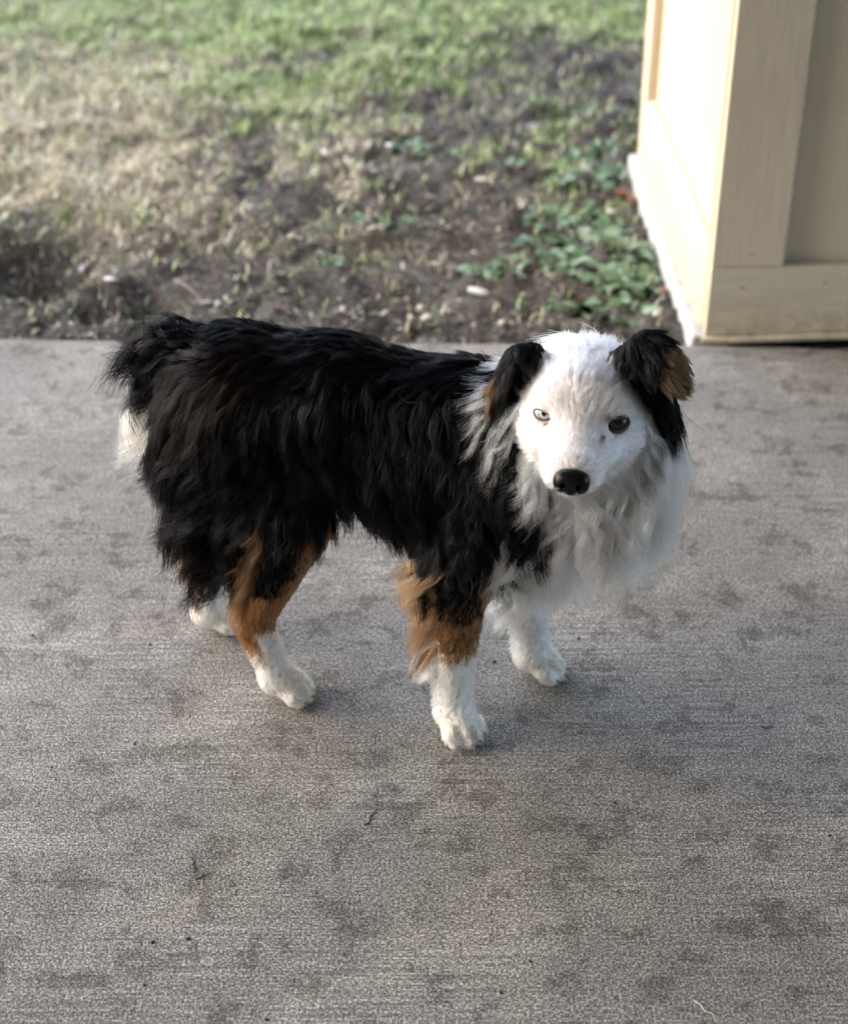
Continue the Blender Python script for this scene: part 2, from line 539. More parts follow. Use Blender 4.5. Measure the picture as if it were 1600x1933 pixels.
# foundation under the side
fo = link("foundation", box_mesh("foundation", (-0.018, 0.012, -0.17), (0.05, DEPTH + 0.01, 0.0065), 0.006), wall, M_FOUND)
# thin bowed lath along the foot of the front
def bowed_strip():
    xs = np.linspace(-0.004, WID, 90)
    V = []; F = []
    for i, x in enumerate(xs):
        t = x / 1.0
        zb = 0.001 + 0.016 * max(0, math.sin((x - 0.06) * 2.2)) * (1 if x < 1.4 else 0.3) + 0.002 * math.sin(x * 9)
        yb = -0.012 - 0.003 * math.sin(x * 4)
        for (dy, dz) in ((0, 0), (0, 0.008), (0.0035, 0.0105), (0.0125, 0.0105), (0.0125, 0)):
            V.append((x, yb + dy, zb + dz))
    m = 5
    for i in range(len(xs) - 1):
        for j in range(m):
            F.append((i * m + j, i * m + (j + 1) % m, (i + 1) * m + (j + 1) % m, (i + 1) * m + j))
    return np_mesh("foot_strip", np.array(V), np.array(F))
link("foot_strip", bowed_strip(), wall, M_HORZ)

# ------------------------------------------------------------------ the porch roof overhead and the house wall behind the camera
M_CEIL = mat_paint("pale_painted_ceiling", (0.50, 0.49, 0.45), (0.56, 0.55, 0.50), grain=False)
tag(link("porch_roof", box_mesh("porch_roof", (-3.5, -1.9, 2.72), (4.5, 2.72, 2.86), 0.01), None, M_CEIL), "pale boarded ceiling of the porch roof", kind="structure")
tag(link("house_wall", box_mesh("house_wall", (-5.5, -2.1, 0.003), (5.5, -1.9, 2.7), 0.01), None, mat_paint("brown_siding", (0.20, 0.17, 0.14), (0.26, 0.22, 0.18))), "brown house wall at the back of the porch", kind="structure")

M_NAIL = mat_plain("nail_head_rust", (0.12, 0.09, 0.07), 0.7, 0.3)
for (nx_, nz_, nr_) in ((0.062, 0.104, 0.0022), (0.070, 0.168, 0.0022), (0.205, 0.112, 0.0016), (0.29, 0.030, 0.0020), (0.033, 0.62, 0.002), (0.095, 0.62, 0.002), (0.24, 0.014, 0.0026)):
    me_ = box_mesh("nail_head", (nx_ - nr_, -0.0006, nz_ - nr_), (nx_ + nr_, 0.004, nz_ + nr_), nr_ * 0.7)
    link("nail_head", me_, wall, M_NAIL)
# ================================================================== THE DOG
O_ = np.array([-0.224, 1.686, 0.0])
F_ = np.array([0.967, -0.254, 0.0]); F_ /= np.linalg.norm(F_)
L_ = np.array([-F_[1], F_[0], 0.0])
Z_ = np.array([0, 0, 1.0])
def B(s, l, z):
    return O_ + F_ * s + L_ * l + Z_ * z
# head frame: origin between the eyes
E_ = np.array(at_depth(1095, 792, 1.475))
hf = np.array([-0.185, -0.975, 0.03]); hf /= np.linalg.norm(hf)
hu = np.array([0.035, 0.03, 1.0]); hu -= hf * hu.dot(hf); hu /= np.linalg.norm(hu)
he = np.cross(hu, hf)
def Hd(e, u, f):
    return E_ + he * e + hu * u + hf * f
HEADM = np.stack([he, hu, hf])          # rows
BODYM = np.stack([F_, L_, Z_])

VOX = 0.003
LO = np.array([-0.44, 1.33, -0.012]); HI = np.array([0.34, 1.90, 0.62])
NG = np.ceil((HI - LO) / VOX).astype(int) + 1
SDF = np.full(NG, 0.3, dtype=np.float32)
LAB = np.zeros(NG, dtype=np.int8)
LABD = np.full(NG, 0.3, dtype=np.float32)
LABELS = []
def lab_id(n):
    if n not in LABELS: LABELS.append(n)
    return LABELS.index(n)
def region(pmin, pmax, pad=0.055):
    a = np.clip(np.floor((pmin - pad - LO) / VOX).astype(int), 0, NG - 1)
    b = np.clip(np.ceil((pmax + pad - LO) / VOX).astype(int) + 1, 1, NG)
    sl = tuple(slice(a[i], b[i]) for i in range(3))
    ax = [(LO[i] + VOX * np.arange(a[i], b[i])).astype(np.float32) for i in range(3)]
    P = np.stack(np.meshgrid(*ax, indexing='ij'), -1)
    return sl, P
def merge(sl, d, label, k):
    s = SDF[sl]
    if k > 0:
        h = np.clip(0.5 + 0.5 * (s - d) / k, 0, 1)
        SDF[sl] = s * (1 - h) + d * h - k * h * (1 - h)
    else:
        SDF[sl] = np.minimum(s, d)
    ld = LABD[sl]
    m = d < ld
    LABD[sl] = np.where(m, d, ld)
    LAB[sl] = np.where(m, lab_id(label), LAB[sl])
def cone(label, a, b, ra, rb, k=0.012, flat=None):
    """Round cone a->b; flat=(axis, factor) squeezes it along an axis."""
    a = np.asarray(a, float); b = np.asarray(b, float)
    R = max(ra, rb)
    sl, P = region(np.minimum(a, b) - R, np.maximum(a, b) + R)
    ab = b - a
    t = np.clip(((P - a) @ ab) / max(ab @ ab, 1e-9), 0, 1)
    q = P - (a + t[..., None] * ab)
    if flat is not None:
        ax, fc = flat
        c = q @ ax
        q = q + (c * (1 / fc - 1))[..., None] * ax
    d = np.sqrt((q * q).sum(-1)) - (ra + (rb - ra) * t)
    if flat is not None:
        d = d * min(1, (1 + flat[1]) / 2)
    merge(sl, d.astype(np.float32), label, k)
def ell(label, c, r, M, k=0.015):
    c = np.asarray(c, float); r = np.asarray(r, float)
    R = r.max()
    sl, P = region(c - R, c + R)
    q = (P - c) @ M.T
    k0 = np.sqrt(((q / r) ** 2).sum(-1)); k1 = np.sqrt(((q / r ** 2) ** 2).sum(-1)) + 1e-6
    d = k0 * (k0 - 1) / k1
    merge(sl, d.astype(np.float32), label, k)
def carve(a, b, ra, rb, k=0.004):
    a = np.asarray(a, float); b = np.asarray(b, float)
    sl, P = region(np.minimum(a, b) - max(ra, rb), np.maximum(a, b) + max(ra, rb), 0.02)
    ab = b - a
    t = np.clip(((P - a) @ ab) / max(ab @ ab, 1e-9), 0, 1)
    q = P - (a + t[..., None] * ab)
    d = -(np.sqrt((q * q).sum(-1)) - (ra + (rb - ra) * t))
    s = SDF[sl]
    h = np.clip(0.5 - 0.5 * (s - d) / k, 0, 1)
    SDF[sl] = s * (1 - h) + d * h + k * h * (1 - h)

# --- trunk
fl = (L_, 0.84)
ell("rump", B(0.01, 0, 0.388), (0.085, 0.068, 0.086), BODYM, 0)
cone("loin", B(0.02, 0, 0.395), B(0.13, 0, 0.396), 0.081, 0.081, 0.02, fl)
cone("ribs", B(0.13, 0, 0.393), B(0.27, 0, 0.362), 0.083, 0.096, 0.02, fl)
cone("ribs", B(0.27, 0, 0.360), B(0.335, -0.004, 0.350), 0.096, 0.088, 0.02, fl)
ell("chest", B(0.365, -0.008, 0.325), (0.055, 0.062, 0.085), BODYM, 0.03)
ell("withers", B(0.295, -0.002, 0.415), (0.07, 0.045, 0.05), BODYM, 0.03)
SK = Hd(0, -0.008, -0.070)
cone("neck", B(0.345, -0.004, 0.385), SK, 0.076, 0.053, 0.03)
# --- hind legs: near (right) and far (left)
fq = (L_, 0.62)
cone("thigh", B(0.02, -0.042, 0.36), B(0.075, -0.052, 0.27), 0.074, 0.050, 0.03, fq)
cone("thigh", B(-0.01, -0.045, 0.35), B(0.03, -0.052, 0.24), 0.058, 0.040, 0.03, fq)
cone("shank_near", B(0.082, -0.056, 0.255), B(0.034, -0.060, 0.125), 0.044, 0.0235, 0.02)
cone("hock_near", B(0.027, -0.060, 0.118), B(0.058, -0.060, 0.036), 0.0225, 0.0195, 0.012)
cone("thigh_far", B(0.01, 0.042, 0.36), B(0.01, 0.052, 0.27), 0.070, 0.050, 0.03, fq)
cone("shank_far", B(0.000, 0.055, 0.26), B(-0.082, 0.052, 0.115), 0.043, 0.023, 0.02)
cone("hock_far", B(-0.088, 0.052, 0.110), B(-0.076, 0.052, 0.036), 0.022, 0.0195, 0.012)
# --- front legs
cone("upperarm_near", B(0.335, -0.050, 0.330), B(0.290, -0.066, 0.235), 0.055, 0.037, 0.03)
cone("forearm_near", B(0.288, -0.067, 0.235), B(0.283, -0.066, 0.100), 0.038, 0.0245, 0.02)
cone("forearm_near", B(0.283, -0.066, 0.100), B(0.288, -0.066, 0.038), 0.0235, 0.0215, 0.01)
cone("upperarm_far", B(0.350, 0.045, 0.320), B(0.335, 0.060, 0.235), 0.052, 0.036, 0.03)
cone("forearm_far", B(0.335, 0.061, 0.235), B(0.350, 0.065, 0.100), 0.037, 0.0235, 0.02)
cone("forearm_far", B(0.350, 0.065, 0.100), B(0.357, 0.067, 0.038), 0.0225, 0.021, 0.01)
# --- paws, each with four toes
PAWS = []
def paw(label, heel, d):
    """heel: point above the back of the foot; d: direction the toes point."""
    d = np.array([d[0], d[1], 0.0]); d /= np.linalg.norm(d)
    n = np.array([-d[1], d[0], 0.0])
    h = np.array(heel); h[2] = 0
    cone(label, h + Z_ * 0.030 + d * 0.002, h + d * 0.020 + Z_ * 0.024, 0.021, 0.020, 0.010)
    for i, (o, ln, w) in enumerate(((-0.0195, 0.034, 0.0090), (-0.0068, 0.043, 0.0102), (0.0068, 0.043, 0.0102), (0.0195, 0.034, 0.0090))):
        a = h + d * 0.014 + n * o * 0.72 + Z_ * 0.022
        m = h + d * (ln - 0.008) + n * o * 1.0 + Z_ * 0.0165
        b = h + d * ln + n * o * 1.04 + Z_ * 0.0095
        cone(label, a, m, w, w * 1.05, 0.003)
        cone(label, m, b, w * 1.03, w * 0.82, 0.003)
        PAWS.append((b + d * w * 0.75 + Z_ * 0.0005, d))
    for o in (-0.0131, 0.0, 0.0131):
        carve(h + d * 0.028 + n * o + Z_ * 0.0300, h + d * 0.052 + n * o * 1.05 + Z_ * 0.012, 0.0026, 0.0060)
PH = {}
def wdir(p0, p1):
    v = ground(*p1) - ground(*p0); return (v.x, v.y)
paw("paw_near_front", B(0.282, -0.067, 0), (0.62, -0.78))
paw("paw_far_front", B(0.352, 0.067, 0), (0.96, -0.24))
paw("paw_near_hind", B(0.055, -0.061, 0), (0.99, -0.13))
paw("paw_far_hind", B(-0.082, 0.052, 0), (0.97, 0.10))
# --- head
ell("skull", Hd(0, 0.006, -0.052), (0.060, 0.044, 0.056), HEADM, 0.03)
ell("skull", Hd(0, 0.016, -0.022), (0.043, 0.028, 0.028), HEADM, 0.02)
ell("brow", Hd(-0.031, 0.018, -0.011), (0.017, 0.011, 0.013), HEADM, 0.012)
ell("brow", Hd(0.031, 0.018, -0.011), (0.017, 0.011, 0.013), HEADM, 0.012)
mf = (he, 1.0)
cone("muzzle", Hd(0, -0.020, -0.015), Hd(0, -0.0295, 0.052), 0.040, 0.0245, 0.022, (he, 1.22))
ell("muzzle", Hd(0, -0.0250, 0.058), (0.0300, 0.0200, 0.020), HEADM, 0.008)
ell("muzzle", Hd(-0.013, -0.036, 0.055), (0.0145, 0.0135, 0.019), HEADM, 0.006)
ell("muzzle", Hd(0.013, -0.036, 0.055), (0.0145, 0.0135, 0.019), HEADM, 0.006)
cone("jaw", Hd(0, -0.050, -0.030), Hd(0, -0.051, 0.048), 0.027, 0.0125, 0.010)
ell("cheek", Hd(-0.036, -0.022, -0.040), (0.025, 0.030, 0.034), HEADM, 0.02)
ell("cheek", Hd(0.036, -0.022, -0.040), (0.025, 0.030, 0.034), HEADM, 0.02)
ell("throat", Hd(0.0, -0.062, -0.055), (0.048, 0.035, 0.045), HEADM, 0.03)
cone("throat", Hd(0.012, -0.070, -0.045), Hd(0.016, -0.130, -0.060), 0.040, 0.044, 0.03)
cone("ruff_far", Hd(0.048, -0.035, -0.058), Hd(0.056, -0.104, -0.060), 0.037, 0.033, 0.03)
cone("ruff_near", Hd(-0.046, -0.035, -0.060), Hd(-0.030, -0.085, -0.045), 0.030, 0.026, 0.03)
# eye sockets
for sgn in (-1, 1):
    carve(Hd(sgn * 0.0365, 0.000, 0.004), Hd(sgn * 0.0365, 0.000, -0.004), 0.0085, 0.0085, 0.008)
# ears
def nrm(v):
    v = np.asarray(v, float); return v / np.linalg.norm(v)
er_ax = nrm(hf * 0.95 + hu * 0.3)
cone("ear_r", Hd(0.043, 0.050, -0.045), Hd(0.060, 0.066, -0.038), 0.020, 0.021, 0.012, (er_ax, 0.5))
cone("ear_r", Hd(0.060, 0.066, -0.038), Hd(0.080, 0.056, -0.028), 0.021, 0.019, 0.008, (er_ax, 0.45))
cone("ear_r", Hd(0.068, 0.056, -0.034), Hd(0.088, -0.002, -0.040), 0.019, 0.011, 0.008, (he, 0.6))
cone("ear_tip_r", Hd(0.080, 0.060, -0.026), Hd(0.091, 0.046, -0.018), 0.017, 0.013, 0.006, (er_ax, 0.5))
cone("ear_l", Hd(-0.060, 0.042, -0.050), Hd(-0.074, 0.037, -0.046), 0.015, 0.016, 0.012, (er_ax, 0.5))
cone("ear_l", Hd(-0.074, 0.037, -0.046), Hd(-0.090, 0.006, -0.044), 0.015, 0.012, 0.008, (he, 0.5))
cone("ear_l", Hd(-0.090, 0.006, -0.044), Hd(-0.088, -0.018, -0.046), 0.011, 0.008, 0.008, (he, 0.5))
# --- tail, curled up behind the rump
cone("tail", B(-0.030, 0.0, 0.422), B(-0.058, 0.004, 0.452), 0.028, 0.022, 0.02)
cone("tail", B(-0.058, 0.004, 0.452), B(-0.082, 0.014, 0.444), 0.020, 0.016, 0.008)
cone("tail_tip", B(-0.082, 0.014, 0.444), B(-0.098, 0.028, 0.405), 0.016, 0.010, 0.006)
SDF = np.maximum(SDF, np.broadcast_to(((0.0035 - (LO[2] + VOX * np.arange(NG[2])))).astype(np.float32), SDF.shape))

# ---- surface nets
def surface_nets(f, lo, vox):
    s = f < 0
    nx, ny, nz = f.shape
    c = [s[i:nx - 1 + i, j:ny - 1 + j, k:nz - 1 + k] for i in (0, 1) for j in (0, 1) for k in (0, 1)]
    tot = sum(a.astype(np.int8) for a in c)
    act = (tot > 0) & (tot < 8)
    idx = np.full(act.shape, -1, dtype=np.int64)
    cells = np.argwhere(act)
    idx[act] = np.arange(len(cells))
    acc = np.zeros((len(cells), 3)); cnt = np.zeros(len(cells))
    corners = [(i, j, k) for i in (0, 1) for j in (0, 1) for k in (0, 1)]
    for a in corners:
        for ax in range(3):
            if a[ax] == 0:
                b = list(a); b[ax] = 1
                fa = f[cells[:, 0] + a[0], cells[:, 1] + a[1], cells[:, 2] + a[2]]
                fb = f[cells[:, 0] + b[0], cells[:, 1] + b[1], cells[:, 2] + b[2]]
                m = (fa < 0) != (fb < 0)
                t = fa / np.where(m, fa - fb, 1)
                p = np.tile(np.array(a, float), (len(cells), 1)); p[:, ax] = t
                acc[m] += p[m]; cnt[m] += 1
    V = (cells + acc / cnt[:, None]) * vox + lo
    Q = []
    for ax in range(3):
        u, v = (ax + 1) % 3, (ax + 2) % 3
        sl0 = [slice(None)] * 3; sl1 = [slice(None)] * 3
        sl0[ax] = slice(0, -1); sl1[ax] = slice(1, None)
        ch = s[tuple(sl0)] != s[tuple(sl1)]
        e = np.argwhere(ch)
        ok = (e[:, u] > 0) & (e[:, v] > 0) & (e[:, u] < f.shape[u] - 1) & (e[:, v] < f.shape[v] - 1)
        e = e[ok]
        du = np.zeros(3, int); du[u] = 1
        dv = np.zeros(3, int); dv[v] = 1
        q = [idx[tuple((e - du * a - dv * b).T)] for a, b in ((1, 1), (0, 1), (0, 0), (1, 0))]
        q = np.stack(q, 1)
        inside = s[tuple(e.T)]
        q[~inside] = q[~inside][:, ::-1]
        Q.append(q)
    return V, np.concatenate(Q)
BV, BQ = surface_nets(SDF, LO, VOX)

def tri_sample(grid, P):
    g = (P - LO) / VOX
    g = np.clip(g, 0, np.array(grid.shape) - 1.001)
    i = g.astype(int); f = g - i
    r = 0
    for a in (0, 1):
        for b in (0, 1):
            for c in (0, 1):
                w = (f[:, 0] if a else 1 - f[:, 0]) * (f[:, 1] if b else 1 - f[:, 1]) * (f[:, 2] if c else 1 - f[:, 2])
                r = r + w * grid[i[:, 0] + a, i[:, 1] + b, i[:, 2] + c]
    return r
def grad(P, h=0.004):
    g = np.stack([tri_sample(SDF, P + np.eye(3)[i] * h) - tri_sample(SDF, P - np.eye(3)[i] * h) for i in range(3)], 1)
    return g / (np.linalg.norm(g, axis=1, keepdims=True) + 1e-9)
def labels_at(P):
    g = np.clip(np.round((P - LO) / VOX).astype(int), 0, NG - 1)
    return LAB[g[:, 0], g[:, 1], g[:, 2]]
def n3(P, sc, seed=0):
    a = noise2(P[:, 0] * sc + 3.1, P[:, 1] * sc * 1.0 + P[:, 2] * sc * 0.37, seed)
    b = noise2(P[:, 2] * sc - 7.7, P[:, 1] * sc * 0.61 - P[:, 0] * sc * 0.23, seed + 5)
    return (a + b) / 2

BLACK = np.array([0.0012, 0.0010, 0.0013]); BROWN = np.array([0.012, 0.0055, 0.0035])
WHITE = np.array([0.955, 0.935, 0.905]); TAN = np.array([0.36, 0.165, 0.060]); CREAM = np.array([0.78, 0.68, 0.55])
PALETAN = np.array([0.50, 0.31, 0.165])
def L(*names):
    return [LABELS.index(n) for n in names]

def coat(P, N, lab):
    """Colour, hair length, clump strength, wave, lift and comb direction at points of the skin."""
    n = len(P)
    q = (P - O_) @ BODYM.T; s, l, z = q[:, 0], q[:, 1], q[:, 2]
    h = (P - E_) @ HEADM.T; e, u, f = h[:, 0], h[:, 1], h[:, 2]
    nz1 = n3(P, 60, 1) - 0.5 + rng.normal(0, 0.30, n); nz2 = n3(P, 25, 3) - 0.5
    col = np.tile(BLACK, (n, 1)); ln = np.full(n, 0.04); wave = np.full(n, 0.0046); lift = np.full(n, 0.13); clump = np.full(n, 0.86)
    comb = np.zeros((n, 3)); grav = np.full(n, 0.5); dens = np.ones(n); rad = np.full(n, 1.0)
    def setc(m, c, amt=1.0):
        m = np.clip(m * amt, 0, 1)[:, None]
        col[:] = col * (1 - m) + np.array(c) * m
    isl = lambda *a: np.isin(lab, L(*a))
    # ------- trunk
    trunk = isl("rump", "loin", "ribs", "withers", "chest", "thigh", "thigh_far", "upperarm_near", "upperarm_far", "neck", "throat", "ruff_far", "ruff_near")
    bs = -0.9 * sstep(0.16, -0.04, s) + 0.45 * sstep(0.12, 0.26, s) * sstep(0.46, 0.36, z)
    # along the spine the coat lies backwards, on the flank it falls
    topm = sstep(0.43, 0.47, z)
    bs = bs * (1 - topm) + (-0.8) * topm
    swirl = n3(P, 14, 8) - 0.5
    cd = F_[None] * (bs + swirl * 1.8)[:, None] + Z_[None] * (-1.0 + 0.6 * topm)[:, None]
    comb[:] = cd
    ln[:] = 0.070
    m = isl("rump", "loin"); ln[m] = 0.060
    ln = np.where(trunk & (z < 0.33), 0.075, ln)
    ln = np.where(isl("ribs", "loin") & (z < 0.32), 0.085 + 0.03 * sstep(0.14, 0.22, s), ln)
    ln = np.where(topm > 0.5, 0.030, ln)
    setc((trunk & (z > 0.40) & (s < 0.14)).astype(float) * sstep(-0.05, 0.12, nz2) * sstep(-0.06, 0.0, s) * sstep(0.11, 0.03, s), BROWN, 0.45)
    # britches behind the thighs
    br = isl("thigh", "thigh_far", "rump") & (s < 0.02) & (z < 0.37)
    ln = np.where(br, np.where(z < 0.30, 0.100, 0.070), ln)
    ln = np.where(isl("thigh_far") & (z < 0.30), 0.045, ln); lift = np.where(br, 0.30, lift); wave = np.where(br, 0.006, wave)
    m = isl("thigh", "thigh_far")
    comb[m] = (F_ * -0.55 + Z_ * -1.0)
    comb[br] = (F_ * -0.9 + Z_ * -0.8)
    ln = np.where(m & (s > 0.06) & (z < 0.30), 0.026, ln)
    setc((br & (z < 0.29)).astype(float), BROWN, 0.45)
    # cream under the tail, far side
    setc((isl("rump", "thigh_far") & (s < -0.035) & (l > 0.0) & (z < 0.41)).astype(float), CREAM)
    # ------- chest and neck
    m = isl("chest", "upperarm_far")
    comb[m] = (F_ * 0.30 + Z_ * -1.0)
    ln = np.where(m, 0.055, ln)
    ln = np.where(isl("chest") & (z < 0.33), 0.092, ln)
    white_chest = ((s > 0.336 + nz1 * 0.008) & (z < 0.312 + 0.02 * nz2)) | ((l > -0.015) & (s > 0.33))
    setc((isl("chest", "upperarm_far", "neck", "upperarm_near") & white_chest).astype(float), WHITE)
    m = isl("upperarm_near")
    comb[m] = (F_ * -0.15 + Z_ * -1.0)
    ln = np.where(m, 0.040, ln); ln = np.where(m & (z < 0.27), 0.022, ln)
    setc((isl("upperarm_near", "chest") & (s > 0.322) & (s < 0.338) & (z < 0.275)).astype(float), PALETAN, 0.8)
    setc((isl("upperarm_near", "chest", "ribs") & (s >= 0.336) & (z < 0.26)).astype(float), WHITE)
    setc((isl("ribs", "chest", "upperarm_near") & (s > 0.295) & (l > -0.040) & (z < 0.31)).astype(float), WHITE)
    # neck: falls and sweeps back
    nk = isl("neck", "throat", "ruff_far", "ruff_near")
    hb = -hf
    comb[nk] = (F_ * 0.02 + Z_ * -1.0 + he * 0.0)
    up = nk & (N[:, 2] > 0.55)
    comb[up] = F_ * -0.8 + Z_ * -0.35
    ln = np.where(nk, 0.055, ln)
    ln = np.where(up, 0.035, ln)
    # white ruff: throat and the front and far side of the neck
    ruff = isl("throat") | (nk & (e > 0.0 + nz1 * 0.01)) 
    low = (u < -0.115 + nz2 * 0.03) & (e < -0.012)
    setc((ruff & ~low).astype(float), WHITE)
    setc((isl("ruff_far") | (isl("ruff_near") & (u > -0.095 + nz1 * 0.02) & (e > -0.062))).astype(float), WHITE)
    setc((isl("throat") & (u < -0.10 + nz1 * 0.02) & (e < -0.016)).astype(float), BLACK)
    ln = np.where(isl("throat"), 0.058, ln)
    ln = np.where(nk & (e > 0.0), 0.066, ln)
    ln = np.where(isl("ruff_far", "throat"), 0.082 + 0.05 * nz2, ln); ln = np.where(isl("ruff_near"), 0.060, ln)
    wave = np.where(isl("ruff_far", "ruff_near", "throat"), 0.0065, wave); clump = np.where(isl("ruff_far", "ruff_near", "throat"), 0.94, clump); lift = np.where(isl("ruff_far", "ruff_near"), 0.30, lift)
    th = isl("throat", "ruff_far", "ruff_near") | (nk & (e > 0.02))
    comb[th] = Z_ * -1.0 + hf * 0.10 + he * 0.35 * np.sign(e[th])[:, None]
    # white streak on the near side of the neck, just behind the ear
    streak = nk & (l < -0.02) & (s > 0.326) & (s < 0.345) & (z > 0.420)
    setc(streak.astype(float), WHITE)
    ln = np.where(streak, 0.056, ln)
    comb[streak] = F_ * -0.35 + Z_ * -1.0
    setc((nk & (N[:, 2] > 0.4) & (f > -0.118) & (np.abs(e) < 0.045)).astype(float), WHITE)
    # ------- legs
    fore = isl("forearm_near", "forearm_far")
    comb[fore] = (Z_ * -1.0 - F_ * 0.25)
    ln = np.where(fore, 0.0095, ln); lift = np.where(fore, 0.16, lift); wave = np.where(fore, 0.0006, wave)
    clump = np.where(fore, 0.55, clump)
    back = fore & ((N @ F_) < -0.35)
    ln = np.where(back & (z > 0.135), 0.050 + 0.05 * nz2, ln)
    ln = np.where(back & (z <= 0.135) & (z > 0.05), 0.016, ln)
    ln = np.where(back & (z <= 0.135) & (z > 0.105), 0.036 + 0.05 * nz2, ln)
    lift = np.where(back, 0.42, lift); wave = np.where(back & (z > 0.135), 0.0035, wave); clump = np.where(back & (z > 0.135), 0.85, clump)
    comb[back] = (Z_ * -1.0 - F_ * 0.75)
    m = isl("forearm_near")
    setc(m.astype(float), WHITE)
    setc((m & (z > 0.140 + nz1 * 0.04)).astype(float), TAN)
    setc((m & (z > 0.140 + nz1 * 0.04) & back).astype(float), PALETAN, 0.5)
    setc((m & (z > 0.198 + nz1 * 0.06) & ~back).astype(float), BLACK)
    setc(isl("forearm_far").astype(float), WHITE)
    sh = isl("shank_near", "shank_far", "hock_near", "hock_far")
    ln = np.where(sh, 0.010, ln); lift = np.where(sh, 0.18, lift); wave = np.where(sh, 0.0008, wave); clump = np.where(sh, 0.55, clump)
    comb[sh] = (Z_ * -1.0 - F_ * 0.2)
    sb = isl("shank_near", "shank_far") & ((N @ F_) < -0.3) & (z > 0.15)
    ln = np.where(sb, 0.030, ln); lift = np.where(sb, 0.4, lift); comb[sb] = (Z_ * -1.0 - F_ * 0.6)
    m = isl("shank_near", "thigh")
    setc((m & (z < 0.205 + nz1 * 0.04)).astype(float), TAN)
    frontedge = ((N @ F_) > 0.55 + nz1 * 0.4) | ((N @ L_) > 0.55)
    setc((m & frontedge & (z < 0.275)).astype(float), TAN)
    setc((m & (z < 0.24) & (z > 0.175) & ~frontedge).astype(float), BLACK, 1.0)
    setc((sb & (z > 0.15)).astype(float), TAN * 0.55, 0.7)
    m = isl("hock_near")
    setc(m.astype(float), WHITE)
    setc((m & (z > 0.078 + nz1 * 0.035) & ~((N @ F_) > 0.35)).astype(float), TAN)
    m = isl("shank_far", "thigh_far") & (z < 0.25)
    setc(m.astype(float), WHITE)
    fb = ((N @ F_) < -0.1) | ((N @ L_) > 0.3)
    setc((m & fb & (z > 0.05)).astype(float), TAN)
    setc((isl("thigh_far") & (z > 0.22) & (l > 0.03)).astype(float), BLACK)
    m = isl("hock_far"); setc(m.astype(float), WHITE)
    setc((m & fb & (z > 0.045)).astype(float), TAN, 0.85)
    pw = isl("paw_near_front", "paw_far_front", "paw_near_hind", "paw_far_hind")
    setc(pw.astype(float), WHITE * np.array([0.97, 0.93, 0.86]))
    ln = np.where(pw, 0.0048, ln); lift = np.where(pw, 0.12, lift); wave = np.where(pw, 0.0003, wave); clump = np.where(pw, 0.45, clump)
    for nm, d in (("paw_near_front", (0.62, -0.78, 0)), ("paw_far_front", (0.96, -0.24, 0)), ("paw_near_hind", (0.99, -0.13, 0)), ("paw_far_hind", (0.97, 0.10, 0))):
        comb[isl(nm)] = np.array(d) + Z_ * -0.5
    grav = np.where(fore | sh | pw, 0.1, grav)
    # ------- head
    hd = isl("skull", "brow", "muzzle", "jaw", "cheek")
    setc(hd.astype(float), WHITE)
    # long hair from the cheeks backwards
    lat = np.sign(e)[:, None]
    comb_face = -hf[None] * 1.0 + hu[None] * (sstep(-0.02, 0.03, u) * 0.55 - sstep(-0.01, -0.05, u) * 0.45)[:, None] + he[None] * (np.clip(e / 0.04, -1, 1) * 0.5)[:, None]
    comb[hd] = comb_face[hd]
    ln = np.where(hd, 0.009 + 0.010 * sstep(-0.005, -0.05, f), ln)
    ln = np.where(isl("skull") & (u > 0.035), 0.014, ln)
    mz = isl("muzzle", "jaw") | (hd & (f > 0.0))
    ln = np.where(mz, 0.0048 + 0.005 * sstep(0.05, -0.01, f), ln)
    lift = np.where(hd, 0.08, lift); wave = np.where(hd, 0.0006, wave); clump = np.where(hd, 0.5, clump)
    grav = np.where(hd, 0.05, grav)
    ck = (isl("cheek", "jaw") & (f < -0.020) & (np.abs(e) > 0.030 + 0.6 * (f + 0.03))) | (isl("skull") & (f < -0.048) & (u < 0.03))
    ln = np.where(ck, 0.054, ln); wave = np.where(ck, 0.0055, wave); clump = np.where(ck, 0.8, clump); lift = np.where(ck, 0.42, lift)
    comb[ck] = (hf[None] * -0.25 + he[None] * np.where(e < 0, -0.6, 0.5)[:, None] + Z_ * -1.0)[ck]
    ln = np.where(ck & (e < 0) & (u > -0.02), 0.032, ln)
    dk = ck & isl("skull") & (e < -0.045) & (f < -0.052)
    tuft = isl("skull") & (u > 0.03) & (f < -0.05) & (np.abs(e) < 0.04)
    ln = np.where(tuft, 0.022, ln); lift = np.where(tuft, 0.35, lift)
    grav = np.where(ck, 0.45, grav)
    setc(dk.astype(float), BLACK)
    # chin
    ch = isl("jaw") & (u < -0.055) & (f > -0.03)
    ln = np.where(ch, 0.012, ln)
    # back of the skull and behind the ears: black
    bk = isl("skull") & ((f < -0.100) | ((np.abs(e) > 0.055) & (u > 0.012) & (f < -0.035)))
    setc(bk.astype(float), BLACK)
    # greyish freckle patches on brow and bridge
    g1 = np.exp(-(((e + 0.032) / 0.009) ** 2 + ((u - 0.045) / 0.008) ** 2)) + 0.9 * np.exp(-(((e - 0.004) / 0.007) ** 2 + ((f - 0.050) / 0.012) ** 2)) * (u > -0.022) + 0.5 * np.exp(-(((e - 0.001) / 0.006) ** 2)) * (u > 0.045)
    setc(hd * g1 * (nz1 > -0.1), (0.22, 0.20, 0.19), 0.7)
    # skin-coloured rim round the blue eye, dark round the brown one
    dl = np.sqrt((e + 0.0365) ** 2 + u ** 2); dr = np.sqrt((e - 0.0365) ** 2 + u ** 2)
    ln = np.where(hd & (f > -0.04), ln * np.clip(np.minimum(dl, dr) / 0.018, 0.3, 1), ln)
